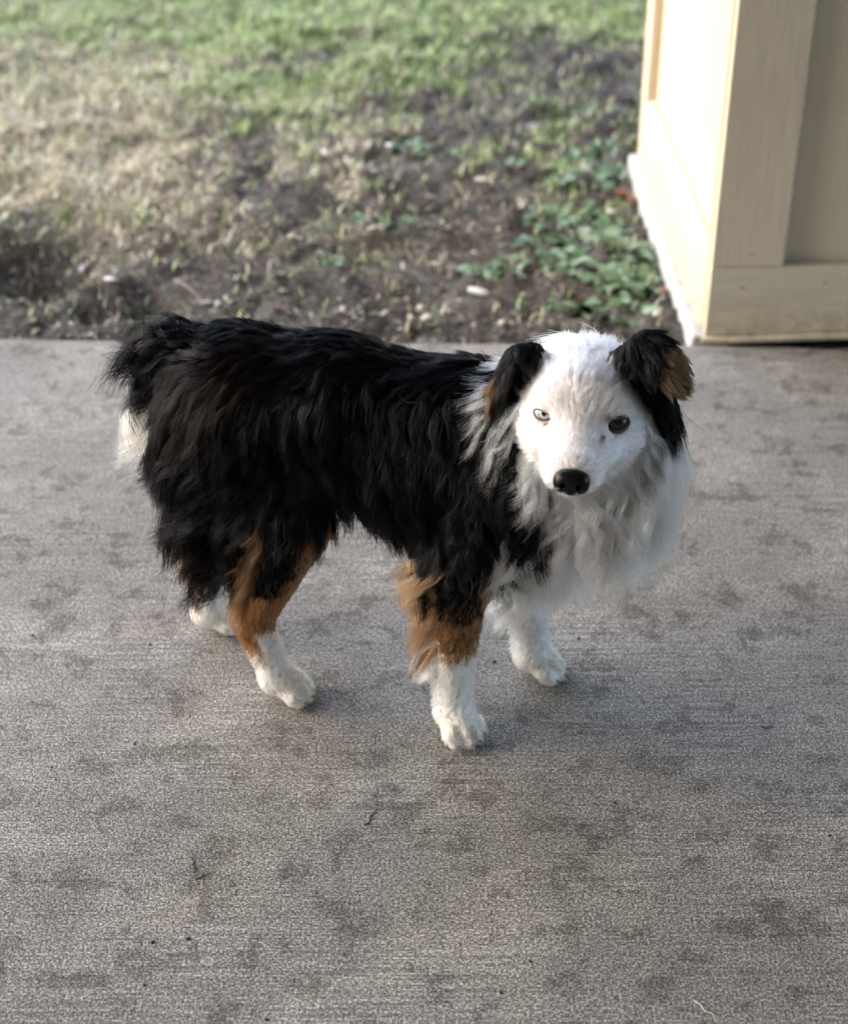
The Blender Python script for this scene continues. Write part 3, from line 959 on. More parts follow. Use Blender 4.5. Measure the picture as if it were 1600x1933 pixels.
    dens = np.where(hd & (f > -0.05) & ((dl < 0.0085) | (dr < 0.0100)), 0.0, dens)
    lipu = -0.0505 + 6.0 * e * e
    dens = np.where(isl("muzzle", "jaw") & (f > 0.035) & (np.abs(u - lipu) < 0.0016) & (np.abs(e) < 0.022), 0.0, dens)
    inner = np.exp(-(((e - 0.026) / 0.005) ** 2 + ((u + 0.004) / 0.006) ** 2)) + np.exp(-(((e - 0.028) / 0.006) ** 2 + ((u - 0.009) / 0.004) ** 2))
    setc(hd * (f > -0.04) * inner, (0.10, 0.07, 0.06), 0.9)
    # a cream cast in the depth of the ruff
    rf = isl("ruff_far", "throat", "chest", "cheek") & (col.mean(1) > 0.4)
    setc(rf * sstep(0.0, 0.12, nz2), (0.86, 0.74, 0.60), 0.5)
    # ------- ears
    ea = isl("ear_r", "ear_l", "ear_tip_r")
    setc(ea.astype(float), BLACK)
    ln = np.where(ea, 0.021, ln); lift = np.where(ea, 0.17, lift); wave = np.where(ea, 0.0015, wave); clump = np.where(ea, 0.6, clump)
    comb[isl("ear_l")] = Z_ * -1.0 + he * -0.15
    er = isl("ear_r")
    comb[er] = Z_ * -0.7 + he * 0.75
    low_r = er & (u < 0.035); comb[low_r] = Z_ * -1.0 + he * 0.25
    ln = np.where(low_r, 0.036, ln); lift = np.where(low_r, 0.2, lift)
    ln = np.where(er & (u < 0.018), 0.055, ln)
    ln = np.where(isl("ear_l") & (u < 0.02), 0.040, ln)
    wave = np.where(isl("ear_l") & (u < 0.02), 0.004, wave)
    m = isl("ear_tip_r"); comb[m] = he * 1.0 + Z_ * -0.35; ln = np.where(m, 0.014, ln)
    setc((m).astype(float), (0.15, 0.098, 0.058))
    setc((isl("ear_l") & (u < 0.020) & (u > 0.004) & (e < -0.092)).astype(float), TAN, 0.55)
    grav = np.where(ea, 0.25, grav)
    # ------- tail
    tl = isl("tail", "tail_tip")
    comb[isl("tail")] = F_ * -0.75 + Z_ * 0.15
    comb[isl("tail_tip")] = F_ * -0.95 + Z_ * -0.8
    tw = isl("tail") & (N[:, 2] > 0.3); comb[tw] = F_ * -0.7 + Z_ * 0.30 + L_ * 0.2
    ln = np.where(tw, 0.050, ln)
    ln = np.where(tl, np.where(tw, 0.055, 0.084) + 0.06 * nz2, ln); lift = np.where(tl, 0.45, lift); wave = np.where(tl, 0.009, wave); grav = np.where(tl, 1.6, grav); clump = np.where(tl, 0.9, clump)
    tip = isl("tail_tip") & (l > 0.012) & (z < 0.420)
    setc(tip.astype(float), CREAM); ln = np.where(tip, 0.135 + 0.12 * nz2, ln)
    # paint variation
    col *= (1 + 0.18 * (nz1 + nz2))[:, None]
    # outside/under trimming: soles stay bare
    dens = np.where((P[:, 2] < 0.007), 0.0, dens)
    white = col.mean(1) > 0.3
    return dict(col=col, ln=ln, wave=wave, lift=lift, clump=clump, comb=comb, grav=grav, dens=dens, white=white, hd=hd, short=(ln < 0.02))

# ------------------------------------------------------------------ body mesh
bme = np_mesh("dog_body", BV, BQ)
BN = grad(BV)
blab = labels_at(BV)
bc = coat(BV, BN, blab)
skin = np.where(bc["hd"][:, None], np.array([0.80, 0.72, 0.68])[None], bc["col"] * 0.8)
dl = (BV - E_) @ HEADM.T
pink = np.exp(-((np.sqrt((dl[:, 0] + 0.030) ** 2 + (dl[:, 1] + 0.003) ** 2) / 0.009) ** 2)) * (dl[:, 2] > -0.04)
skin = skin * (1 - pink[:, None] * 0.25) + np.array([0.62, 0.36, 0.33]) * (pink[:, None] * 0.25)
set_col(bme, skin)
M_SKIN = mat_attr("dog_skin", 0.8, 0.15, noise_amt=0.15)
dog = empty("dog", (float(O_[0]) + 0.12, float(O_[1]) - 0.03, 0))
tag(dog, "black, white and tan shepherd dog with one blue eye standing on the porch", "dog")
bpy.context.view_layer.update()
inv = Matrix.Translation(-dog.location)
def dpart(name, me, mat=None, smooth=True, parent=None):
    o = link(name, me, parent or dog, mat, smooth)
    o.matrix_parent_inverse = inv
    return o
body = dpart("body", bme, M_SKIN)

# ------------------------------------------------------------------ fur
me_tri = BQ[:, [0, 1, 2, 0, 2, 3]].reshape(-1, 3)
tA, tB, tC = BV[me_tri[:, 0]], BV[me_tri[:, 1]], BV[me_tri[:, 2]]
tarea = np.linalg.norm(np.cross(tB - tA, tC - tA), axis=1) / 2
tcen = (tA + tB + tC) / 3
tnorm = grad(tcen)
tlab = labels_at(tcen)
tcoat = coat(tcen, tnorm, tlab)
def sample(n, weight):
    w = tarea * weight
    w = w / w.sum()
    i = rng.choice(len(w), n, p=w)
    a = rng.random(n); b = rng.random(n)
    fl_ = a + b > 1
    a[fl_] = 1 - a[fl_]; b[fl_] = 1 - b[fl_]
    P = tA[i] + (tB[i] - tA[i]) * a[:, None] + (tC[i] - tA[i]) * b[:, None]
    N = grad(P)
    return P, N, tlab[i]
def unit(v):
    return v / (np.linalg.norm(v, axis=1, keepdims=True) + 1e-9)
def grow(P, N, c, nseg, jit=0.12):
    n = len(P)
    T = unit(c["comb"])
    T = unit(T - N * (T * N).sum(1, keepdims=True) + rng.normal(0, 1e-3, (n, 3)))
    T = unit(T + rng.normal(0, jit, (n, 3)))
    d = unit(T + N * c["lift"][:, None])
    seg = (c["ln"] / nseg)[:, None]
    pts = [P - N * 0.0005]
    p = P.copy()
    ph = n3(P, 16, 12) * 14 + rng.normal(0, 0.5, n); wl = rng.uniform(0.044, 0.058, n)
    side = unit(np.cross(d, N))
    for k in range(1, nseg + 1):
        t = k / nseg
        g = c["grav"][:, None] * seg / 0.03
        cm = unit(c["comb"])
        d = unit(d + (Z_ * -0.6 + cm * 0.5) * g)
        p = p + d * seg
        s = tri_sample(SDF, p)
        mg = 0.0012 + 0.0035 * t * np.clip(c["ln"] / 0.04, 0.1, 1.2)
        push = np.clip(mg - s, 0, 0.03)
        m = push > 0
        if m.any():
            gr = grad(p[m])
            p[m] += gr * push[m][:, None]
            dm = d[m]; dn = (dm * gr).sum(1, keepdims=True)
            d[m] = unit(dm - gr * np.minimum(dn, 0) * 0.8)
        p[:, 2] = np.maximum(p[:, 2], 0.0015)
        w = c["wave"] * min(1, t * 1.8) * np.sin(ph + t * c["ln"] / wl * 6.28)
        pts.append(p + side * w[:, None])
    return np.stack(pts, 1)

def make_fur(name, nG, nH, sel, nseg, rad_root, rad_tip, mat, seed_jit=0.14, clump_pow=1.2, frizz=0.0012, density=None, own_p=0.12, lfmin=0.84):
    w = tcoat["dens"] * sel.astype(float)
    if density is not None: w = w * density
    Pg, Ng, Lg = sample(nG, w)
    cg = coat(Pg, Ng, Lg)
    G = grow(Pg, Ng, cg, nseg, seed_jit)
    Ph, Nh, Lh = sample(nH, w)
    ch_ = coat(Ph, Nh, Lh)
    ok = ch_["dens"] > 0
    Ph, Nh, Lh = Ph[ok], Nh[ok], Lh[ok]
    for k in list(ch_.keys()): ch_[k] = ch_[k][ok]
    n = len(Ph)
    kd = kdtree.KDTree(nG)
    # nearest lock, keeping ears and head and body apart
    grp = np.zeros(64); 
    for i, nm in enumerate(LABELS):
        grp[i] = 0 if not nm.startswith(("ear", "tail")) else (0.5 if nm == "ear_l" else (1.0 if nm.startswith("ear") else 1.5))
    for i in range(nG):
        kd.insert((Pg[i, 0], Pg[i, 1], Pg[i, 2] + 0) if grp[Lg[i]] == 0 else (Pg[i, 0] + grp[Lg[i]], Pg[i, 1], Pg[i, 2]), i)
    kd.balance()
    near_i = np.empty(n, dtype=int)
    near_j = np.empty(n, dtype=int); near_k = np.empty(n, dtype=int)
    D3 = np.empty((n, 3))
    for i in range(n):
        r = kd.find_n((Ph[i, 0] + grp[Lh[i]], Ph[i, 1], Ph[i, 2]), 3)
        near_i[i] = r[0][1]; near_j[i] = r[1][1]; near_k[i] = r[2][1]
        D3[i] = (r[0][2], r[1][2], r[2][2])
    n0, n1_, n2_ = near_i.copy(), near_j.copy(), near_k.copy()
    W3 = 1 / (D3 + 0.0015) ** 1.5
    W3 /= W3.sum(1, keepdims=True)
    # a few hairs stray into the next lock
    swap = rng.random(n) < 0.12
    near_i[swap] = near_j[swap]
    t = np.linspace(0, 1, nseg + 1)[None, :, None]
    lf = (rng.uniform(lfmin, 1.08, n) * rng.uniform(0.82, 1.15, nG)[near_i] * np.where(rng.random(n) < 0.06, 1.12, 1.0))[:, None, None]
    Gi = G[near_i]
    Gd = G - G[:, :1]
    Gmix = Gd[n0] * W3[:, 0, None, None] + Gd[n1_] * W3[:, 1, None, None] + Gd[n2_] * W3[:, 2, None, None]
    off = (Ph - Pg[near_i])[:, None, :]
    cl = ch_["clump"][:, None, None]
    dirv = (Gmix * 0.3 + Gd[near_i] * 0.7) * lf
    pts = Ph[:, None, :] - Nh[:, None, :] * 0.0005 + dirv - off * cl * t ** clump_pow
    fr = rng.normal(0, 1, (n, 3))[:, None, :] * frizz * t * np.clip(cg["ln"][near_i] / 0.04, 0.15, 1.6)[:, None, None]
    ph = rng.uniform(0, 6.28, (n, 1, 3))
    fr2 = np.sin(ph + t * 5) * frizz * 0.5 * t * np.clip(cg["ln"][near_i] / 0.04, 0.1, 1.6)[:, None, None]
    pts = pts + fr + fr2
    # keep off the skin
    for k in range(1, nseg + 1):
        p = pts[:, k]
        s = tri_sample(SDF, p)
        push = np.clip(0.0008 - s, 0, 0.02)
        m = push > 0
        if m.any():
            pts[m, k] = p[m] + grad(p[m]) * push[m][:, None]
    pts[:, :, 2] = np.maximum(pts[:, :, 2], 0.0012)
    h = bpy.data.hair_curves.new(name)
    h.add_curves([nseg + 1] * n)
    h.attributes["position"].data.foreach_set("vector", pts.astype(np.float32).ravel())
    r = h.attributes.new("radius", 'FLOAT', 'POINT') if "radius" not in h.attributes else h.attributes["radius"]
    tt = np.linspace(0, 1, nseg + 1)
    rr = (rad_root + (rad_tip - rad_root) * tt ** 1.5)[None, :] * (rng.uniform(0.7, 1.15, n) * np.where(rng.random(n) < 0.15, 1.7, 1.0))[:, None]
    r.data.foreach_set("value", rr.astype(np.float32).ravel())
    own = (rng.random(n) < own_p)[:, None]
    colr = np.where(own, ch_["col"], cg["col"][near_i]) * rng.uniform(0.80, 1.12, n)[:, None] * rng.uniform(0.80, 1.08, nG)[near_i][:, None]
    # the lock shares some of its colour
    cc = h.attributes.new("col", 'FLOAT_COLOR', 'POINT')
    full = np.ones((n, nseg + 1, 4), dtype=np.float32)
    full[:, :, :3] = colr[:, None, :]
    cc.data.foreach_set("color", full.ravel())
    du = h.attributes.new("dull", 'FLOAT', 'POINT')
    dv = np.where(colr.mean(1) < 0.08, np.clip(rng.beta(1.6, 1.1, nG)[near_i] * 0.80 + 0.12, 0, 0.95), np.where(colr.mean(1) < 0.3, 0.35, 0.0))
    du.data.foreach_set("value", np.repeat(dv, nseg + 1).astype(np.float32))
    h.materials.append(mat)
    o = bpy.data.objects.new(name, h)
    COL.objects.link(o)
    o.parent = dog
    o.matrix_parent_inverse = inv
    o["kind"] = "stuff"
    return o

def mat_hair():
    m = bpy.data.materials.new("dog_hair")
    m.use_nodes = True
    nn = m.node_tree.nodes; ll = m.node_tree.links
    nn.remove(nn["Principled BSDF"])
    at = nn.new("ShaderNodeAttribute"); at.attribute_name = "col"
    hb = nn.new("ShaderNodeBsdfHairPrincipled")
    hb.model = 'CHIANG'
    hb.parametrization = 'COLOR'
    ll.new(at.outputs["Color"], hb.inputs["Color"])
    hb.inputs["Roughness"].default_value = 0.22
    hb.inputs["IOR"].default_value = 1.45
    hb.inputs["Radial Roughness"].default_value = 0.35
    hb.inputs["Coat"].default_value = 0.0
    hb.inputs["Random Roughness"].default_value = 0.2
    # dark hair swallows part of the gloss, lock by lock
    df = nn.new("ShaderNodeBsdfDiffuse")
    ll.new(at.outputs["Color"], df.inputs["Color"])
    sh = nn.new("ShaderNodeAttribute"); sh.attribute_name = "dull"
    mx = nn.new("ShaderNodeMixShader")
    ll.new(sh.outputs["Fac"], mx.inputs[0])
    ll.new(hb.outputs[0], mx.inputs[1])
    ll.new(df.outputs[0], mx.inputs[2])
    ll.new(mx.outputs[0], nn["Material Output"].inputs[0])
    return m
M_HAIR = mat_hair()
short = tcoat["short"]
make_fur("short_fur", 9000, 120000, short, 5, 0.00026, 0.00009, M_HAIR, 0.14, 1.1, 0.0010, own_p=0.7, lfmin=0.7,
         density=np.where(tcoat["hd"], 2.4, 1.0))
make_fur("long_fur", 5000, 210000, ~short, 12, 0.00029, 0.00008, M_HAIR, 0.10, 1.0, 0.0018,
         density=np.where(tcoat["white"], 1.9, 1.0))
make_fur("stray_hair", 1500, 3000, ~short & ~np.isin(tlab, L("tail", "tail_tip", "skull")), 12, 0.00020, 0.00006, M_HAIR, 0.40, 0.9, 0.006)

# ------------------------------------------------------------------ nose
def small_sdf(fn, lo, hi, vox):
    lo = np.array(lo); hi = np.array(hi)
    ng = np.ceil((hi - lo) / vox).astype(int) + 1
    ax = [lo[i] + vox * np.arange(ng[i]) for i in range(3)]
    P = np.stack(np.meshgrid(*ax, indexing='ij'), -1)
    return surface_nets(fn(P), lo, vox)
def elld(P, c, r):
    q = P - np.array(c); r = np.array(r)
    k0 = np.sqrt(((q / r) ** 2).sum(-1)); k1 = np.sqrt(((q / r ** 2) ** 2).sum(-1)) + 1e-6
    return k0 * (k0 - 1) / k1
def smin(a, b, k):
    h = np.clip(0.5 + 0.5 * (b - a) / k, 0, 1)
    return b * (1 - h) + a * h - k * h * (1 - h)
def capd(P, a, b, ra, rb):
    a = np.array(a); b = np.array(b); ab = b - a
    t = np.clip(((P - a) @ ab) / (ab @ ab), 0, 1)
    q = P - (a + t[..., None] * ab)
    return np.sqrt((q * q).sum(-1)) - (ra + (rb - ra) * t)
def nose_fn(P):
    d = elld(P, (0, 0.0015, 0.0), (0.0168, 0.0085, 0.0115))
    d = smin(d, elld(P, (-0.0088, -0.0030, 0.0015), (0.0090, 0.0082, 0.0088)), 0.004)
    d = smin(d, elld(P, (0.0088, -0.0030, 0.0015), (0.0090, 0.0082, 0.0088)), 0.004)
    d = smin(d, elld(P, (0, -0.0085, -0.001), (0.0060, 0.0060, 0.0070)), 0.003)
    for sg in (-1, 1):
        c = capd(P, (sg * 0.0068, -0.0035, 0.0135), (sg * 0.0090, -0.0028, 0.004), 0.0030, 0.0022)
        c = np.minimum(c, capd(P, (sg * 0.0105, -0.0060, 0.0100), (sg * 0.0165, -0.0068, 0.0050), 0.0011, 0.0010))
        d = np.maximum(d, -c)
    g = capd(P, (0, -0.001, 0.0132), (0, -0.017, 0.0075), 0.0007, 0.0011)
    return np.maximum(d, -g)
NV, NQ = small_sdf(nose_fn, (-0.021, -0.020, -0.014), (0.021, 0.013, 0.016), 0.0005)
nf = nrm(hf + hu * 0.10); ne = he; nu = np.cross(nf, ne) * -1
if nu.dot(hu) < 0: nu = -nu
NC = Hd(0.0020, -0.0280, 0.0775)
NW = NC + NV[:, :1] * ne * 1.04 + NV[:, 1:2] * nu * 1.22 + NV[:, 2:3] * nf
t = NT("wet_black_nose")
nv = t.n.new("ShaderNodeTexVoronoi"); nv.inputs["Scale"].default_value = 900
t.l.new(t.coords(), nv.inputs["Vector"])
t.bump(nv.outputs["Distance"], 0.2, 0.0006)
t.p.inputs["Coat Weight"].default_value = 0.08
t.p.inputs["Coat Roughness"].default_value = 0.25
M_NOSE = t.base((0.003, 0.0027, 0.003), 0.27, 0.20)
dpart("nose", np_mesh("nose", NW, NQ), M_NOSE)
# mouth line under the nose
def tube(name, pts, rad, mat, parent=None, seg=8, rads=None):
    pts = [np.array(p, float) for p in pts]
    V = []; F = []
    for i, p in enumerate(pts):
        a = pts[max(i - 1, 0)]; b = pts[min(i + 1, len(pts) - 1)]
        d = nrm(b - a); u = nrm(np.cross(d, [0.31, 0.2, 0.93])); w = np.cross(d, u)
        r = rads[i] if rads is not None else rad
        for k in range(seg):
            an = 2 * math.pi * k / seg
            V.append(p + u * r * math.cos(an) + w * r * math.sin(an))
    for i in range(len(pts) - 1):
        for k in range(seg):
            F.append((i * seg + k, i * seg + (k + 1) % seg, (i + 1) * seg + (k + 1) % seg, (i + 1) * seg + k))
    V.append(pts[0]); V.append(pts[-1])
    F = np.array(F)
    me = np_mesh(name, np.array(V[:-2]), F)
    return me
M_DARK = mat_plain("dark_lip", (0.05, 0.035, 0.033), 0.6, 0.3)
def on_skin(P0, dirv, off=0.0006):
    """slide a point along a direction until it sits on the body surface"""
    p = np.array(P0, float)
    for _ in range(40):
        s = float(tri_sample(SDF, p[None])[0])
        p = p - np.array(dirv) * (s - off) * 0.7
    return p
lip = []
for k in range(-8, 9):
    x = k / 8 * 0.023
    u_ = -0.0505 + 6.0 * x * x
    lip.append(on_skin(Hd(x, u_, 0.085 - abs(x) * 0.9), hf))
dpart("mouth", tube("mouth", lip, 0.0014, M_DARK), M_DARK)

# ------------------------------------------------------------------ eyes
def sphere_mesh(name, c, r, ax, n1=24, n2=16, tmax=math.pi, bulge=0.0):
    """Spherical cap round axis ax from its pole down to angle tmax."""
    ax = nrm(ax); a = nrm(np.cross(ax, [0.1, 0.2, 0.97])); b = np.cross(ax, a)
    V = [c + ax * (r + bulge)]; F = []
    for i in range(1, n2 + 1):
        th = tmax * i / n2
        for k in range(n1):
            an = 2 * math.pi * k / n1
            rr = r + bulge * max(0, math.cos(th / tmax * math.pi / 2))
            V.append(c + rr * (ax * math.cos(th) + math.sin(th) * (a * math.cos(an) + b * math.sin(an))))
    T = []
    for k in range(n1):
        T.append((0, 1 + k, 1 + (k + 1) % n1))
    for i in range(n2 - 1):
        for k in range(n1):
            A = 1 + i * n1 + k; Bq = 1 + i * n1 + (k + 1) % n1; Cq = A + n1; D = Bq + n1
            T += [(A, Cq, D), (A, D, Bq)]
    return np_mesh(name, np.array(V), np.array(T))
def lid_mesh(name, c, r, fwd, side, up, hw, hh, hh2, tilt, skinc, rimc):
    """Eyelid: a shell round the eyeball with an almond opening whose edge is a dark rim."""
    n1, n2 = 40, 9
    V = []; C = []; F = []
    for i in range(n2):
        for k in range(n1):
            an = 2 * math.pi * k / n1
            ca, sa = math.cos(an), math.sin(an)
            ry = hh if sa > 0 else hh2
            ox = hw * ca * (1 - 0.10 * abs(sa)); oy = ry * (abs(sa) ** 1.15) * (1 if sa > 0 else -1)
            oy += tilt * ca * hw
            fx, fy = math.cos(an) * 1.35, math.sin(an) * 1.35
            t_ = (i / (n2 - 1)) ** 1.3
            ax_ = ox * (1 - t_) + fx * t_; ay_ = oy * (1 - t_) + fy * t_
            rr = r + 0.0002 + 0.0011 * math.sin(min(1, i / 2.0) * math.pi / 2) - 0.0016 * t_ ** 2
            if i == 0: rr = r - 0.0006
            th = math.hypot(ax_, ay_); ph = math.atan2(ay_, ax_)
            d = fwd * math.cos(th) + math.sin(th) * (side * math.cos(ph) + up * math.sin(ph))
            V.append(c + d * rr)
            C.append(rimc if i <= 1 else (np.array(rimc) * 0.5 + np.array(skinc) * 0.5 if i == 2 else skinc))
    for i in range(n2 - 1):
        for k in range(n1):
            F.append((i * n1 + k, (i + 1) * n1 + k, (i + 1) * n1 + (k + 1) % n1, i * n1 + (k + 1) % n1))
    me = np_mesh(name, np.array(V), np.array(F))
    set_col(me, np.array(C))
    return me
M_LID = mat_attr("eyelid_skin", 0.6, 0.3)
M_EYEW = mat_plain("eyeball_pale", (0.52, 0.52, 0.53), 0.06, 0.5, 0.05, 100, 0, 0.0)
M_EYED = mat_plain("eyeball_dark", (0.02, 0.015, 0.013), 0.06, 0.5, 0.05, 100, 0, 0.0)
M_IRB = mat_plain("iris_pale_blue", (0.42, 0.50, 0.58), 0.06, 0.5, 0.3, 900, 0, 0.0)
M_IRR = mat_plain("iris_rim", (0.03, 0.04, 0.055), 0.06, 0.5, 0.1, 900, 0, 0.0)
M_IRD = mat_plain("iris_dark_brown", (0.048, 0.021, 0.011), 0.06, 0.5, 0.3, 900, 0, 0.0)
M_PUP = mat_plain("pupil_black", (0.002, 0.002, 0.002), 0.05, 0.5, 0.0, 100, 0, 0.0)
campos = np.array([0, 0, CAM_H])
for side_, pale in ((-1, True), (1, False)):
    c = Hd(side_ * 0.0368, -0.0005, -0.0068)
    r = 0.0122 if pale else 0.0129
    fwd = nrm(hf * 1.0 + he * side_ * 0.38 + hu * 0.22)
    look = nrm(nrm(campos - c) * 0.75 + fwd * 0.35 + hu * 0.02)
    sd_ = nrm(np.cross(hu, fwd)); up_ = np.cross(fwd, sd_)
    eye = dpart("eye", sphere_mesh("eye", c, r, look), M_EYEW if pale else M_EYED)
    eye["label"] = "pale blue eye" if pale else "dark brown eye"
    spec = (("iris_rim", 0.60, 0.00010, M_IRR), ("iris", 0.50, 0.00022, M_IRB if pale else M_IRD), ("pupil", 0.21 if pale else 0.28, 0.00034, M_PUP))
    for nm_, ang, off, mt in spec:
        o = link(nm_, sphere_mesh(nm_, c, r + off, look, 28, 6, ang), eye, mt, True)
    o = link("eyelid", lid_mesh("eyelid", c, r + 0.0004, fwd, sd_, up_, 0.88 if pale else 1.06, 0.31 if pale else 0.29, 0.30 if pale else 0.27,
                   side_ * 0.14, (0.74, 0.65, 0.61) if pale else (0.10, 0.08, 0.075), (0.12, 0.075, 0.07) if pale else (0.012, 0.010, 0.010)), eye, M_LID, True)

# claws
M_CLAW = mat_plain("claw_horn", (0.26, 0.22, 0.18), 0.35, 0.5, 0.2)
for (p, d) in PAWS:
    pts = [p - d * 0.004 + Z_ * 0.001, p + d * 0.0015 + Z_ * 0.0012, p + d * 0.0035 - Z_ * 0.002, p + d * 0.0050 - Z_ * 0.006]
    pts = [np.array([q[0], q[1], max(q[2], 0.0018)]) for q in pts]
    dpart("claw", tube("claw", pts, 0.002, M_CLAW, seg=8, rads=[0.0018, 0.0017, 0.0012, 0.0004]), M_CLAW)

# whiskers and brow hairs: strands of their own
def whiskers():
    n = 26; seg = 8
    r = np.random.default_rng(77)
    pts = np.zeros((n, seg + 1, 3))
    for i in range(n):
        sg = -1 if i % 2 else 1
        base = on_skin(Hd(sg * r.uniform(0.018, 0.026), r.uniform(-0.042, -0.030), r.uniform(0.03, 0.055)), he * sg)
        d = nrm(he * sg * 1.0 + hf * r.uniform(-0.3, 0.3) + hu * r.uniform(-0.7, 0.1))
        ln_ = r.uniform(0.018, 0.036)
        for k in range(seg + 1):
            t_ = k / seg
            pts[i, k] = base + d * ln_ * t_ - Z_ * 0.010 * t_ * t_ - hf * 0.006 * t_ * t_
    h = bpy.data.hair_curves.new("whiskers")
    h.add_curves([seg + 1] * n)
    h.attributes["position"].data.foreach_set("vector", pts.astype(np.float32).ravel())
    rr = h.attributes.new("radius", 'FLOAT', 'POINT')
    rr.data.foreach_set("value", np.tile(np.linspace(0.00022, 0.00006, seg + 1), n).astype(np.float32))
    cc = h.attributes.new("col", 'FLOAT_COLOR', 'POINT')
    cc.data.foreach_set("color", np.tile(np.array([0.8, 0.78, 0.75, 1], dtype=np.float32), n * (seg + 1)))
    h.materials.append(M_HAIR)
    o = bpy.data.objects.new("whiskers", h)
    COL.objects.link(o); o.parent = dog; o.matrix_parent_inverse = inv
    o["kind"] = "stuff"
whiskers()

# ------------------------------------------------------------------ low weeds beside the wall and in the soil
def leaf_mesh(L_, W_, curl, seed, lobes=False):
    """A broad leaf with a folded midrib: 8 cross-sections, drooping to the tip."""
    r = np.random.default_rng(seed)
    V = []; F = []
    n = 7
    for i in range(n + 1):
        t_ = i / n
        w = W_ * 0.5 * (math.sin(math.pi * min(1, t_ * 0.92 + 0.06)) ** 0.8) * (1 + (0.22 * math.sin(t_ * 19) if lobes else 0))
        if i == n: w = 0.0004
        y = L_ * t_
        z = L_ * (0.55 * t_ - curl * t_ * t_)
        fold = w * 0.35
        V += [(-w, y, z + fold * r.uniform(0.6, 1.3)), (0, y, z), (w, y, z + fold * r.uniform(0.6, 1.3))]
    for i in range(n):
        a = i * 3
        F += [(a, a + 1, a + 4, a + 3), (a + 1, a + 2, a + 5, a + 4)]
    return np_mesh("leaf", np.array(V), np.array(F))
LEAFS = []
greens = [(0.065, 0.125, 0.050), (0.085, 0.150, 0.070), (0.12, 0.19, 0.115), (0.055, 0.105, 0.040), (0.15, 0.21, 0.14)]
for i in range(10):
    m = leaf_mesh(1.0, 0.42 + 0.06 * (i % 4), 0.45 + 0.12 * (i % 3), 100 + i, i % 2 == 0)
    g = np.array(greens[i % 5])
    set_col(m, np.tile(g, (len(m.vertices), 1)) * np.random.default_rng(i).uniform(0.85, 1.15, (len(m.vertices), 1)))
    m.materials.append(M_LEAF)
    LEAFS.append(m)
def weed(px, py, n, size, label, seed, group="low broad-leaved weeds in the soil"):
    r = np.random.default_rng(seed)
    g = ground(px, py, -0.035)
    z = float(soil_height(np.array([g.x]), np.array([g.y]))[0])
    root = empty("weed", (g.x, g.y, z))
    tag(root, label, "weed", group)
    for k in range(int(n * 1.9)):
        o = bpy.data.objects.new("leaf", LEAFS[int(r.integers(10))])
        COL.objects.link(o)
        o.parent = root
        a = k * 2.4 + r.uniform(-0.4, 0.4)
        s_ = size * r.uniform(0.45, 1.0)
        o.scale = (s_, s_, s_)
        ring = size * 0.75 * r.random() ** 0.6
        o.location = (math.cos(a + 1.57) * ring, math.sin(a + 1.57) * ring, 0.001)
        o.rotation_euler = (r.uniform(-0.15, 0.45), r.uniform(-0.3, 0.3), a)
    return root
W = [
 (905, 520, 11, 0.050, "small weed alone in bare soil right behind the dog's shoulder"),
 (960, 512, 8, 0.036, "tiny weed just right of the lone one behind the dog"),
 (1040, 420, 12, 0.050, "weed at the left tip of the weedy strip beside the wall"),
 (1085, 395, 11, 0.052, "weed with upright leaves at the upper end of the weedy strip"),
 (1120, 345, 12, 0.050, "greyish weed left of the red leaf by the wall"),
 (1165, 330, 9, 0.042, "short weed tucked against the wall above the red leaf"),
 (1035, 470, 12, 0.055, "broad weed in the middle left of the weedy strip"),
 (1100, 455, 13, 0.060, "largest weed in the middle of the weedy strip"),
 (1150, 430, 11, 0.055, "dense weed in the middle of the strip nearer the wall"),
 (1175, 480, 12, 0.052, "weed hugging the foundation half way along"),
 (1120, 520, 14, 0.060, "pale green weed in front of the largest one"),
 (1170, 545, 13, 0.062, "leafy weed near the wall just above the dog's raised ear"),
 (1225, 540, 12, 0.052, "long-leaved weed against the foundation near the corner"),
 (1120, 575, 12, 0.052, "weed at the front end of the strip, left of the dog's ear"),
 (1190, 590, 11, 0.050, "weed right behind the dog's black ear"),
 (1075, 565, 9, 0.040, "small weed above the dog's white forehead"),
 (780, 292, 10, 0.045, "bright green tuft-like weed beside the white chip in mid yard"),
 (850, 300, 7, 0.034, "small green weed right of the bright one in mid yard"),
 (955, 315, 9, 0.036, "thin weed in the bare middle of the yard"),
 (745, 440, 8, 0.034, "pale little weed above the dog's back"),
 (690, 432, 7, 0.030, "faint green sprig left of the pale little weed"),
 (620, 495, 7, 0.030, "low sprig just above the dog's rump"),
 (1090, 300, 10, 0.044, "weed by the far end of the wall"),
 (1140, 280, 10, 0.044, "weed close to the back edge of the wall"),
 (1125, 200, 10, 0.048, "weed far back along the wall's edge"),
 (1060, 345, 9, 0.040, "isolated weed above the strip"),
 (1065, 500, 10, 0.046, "weed filling the left edge of the strip"),
 (1210, 500, 10, 0.044, "short weed squeezed against the pale foundation"),
]
for i, (px, py, n_, sz, lb) in enumerate(W):
    weed(px, py, n_, sz, lb, 500 + i)

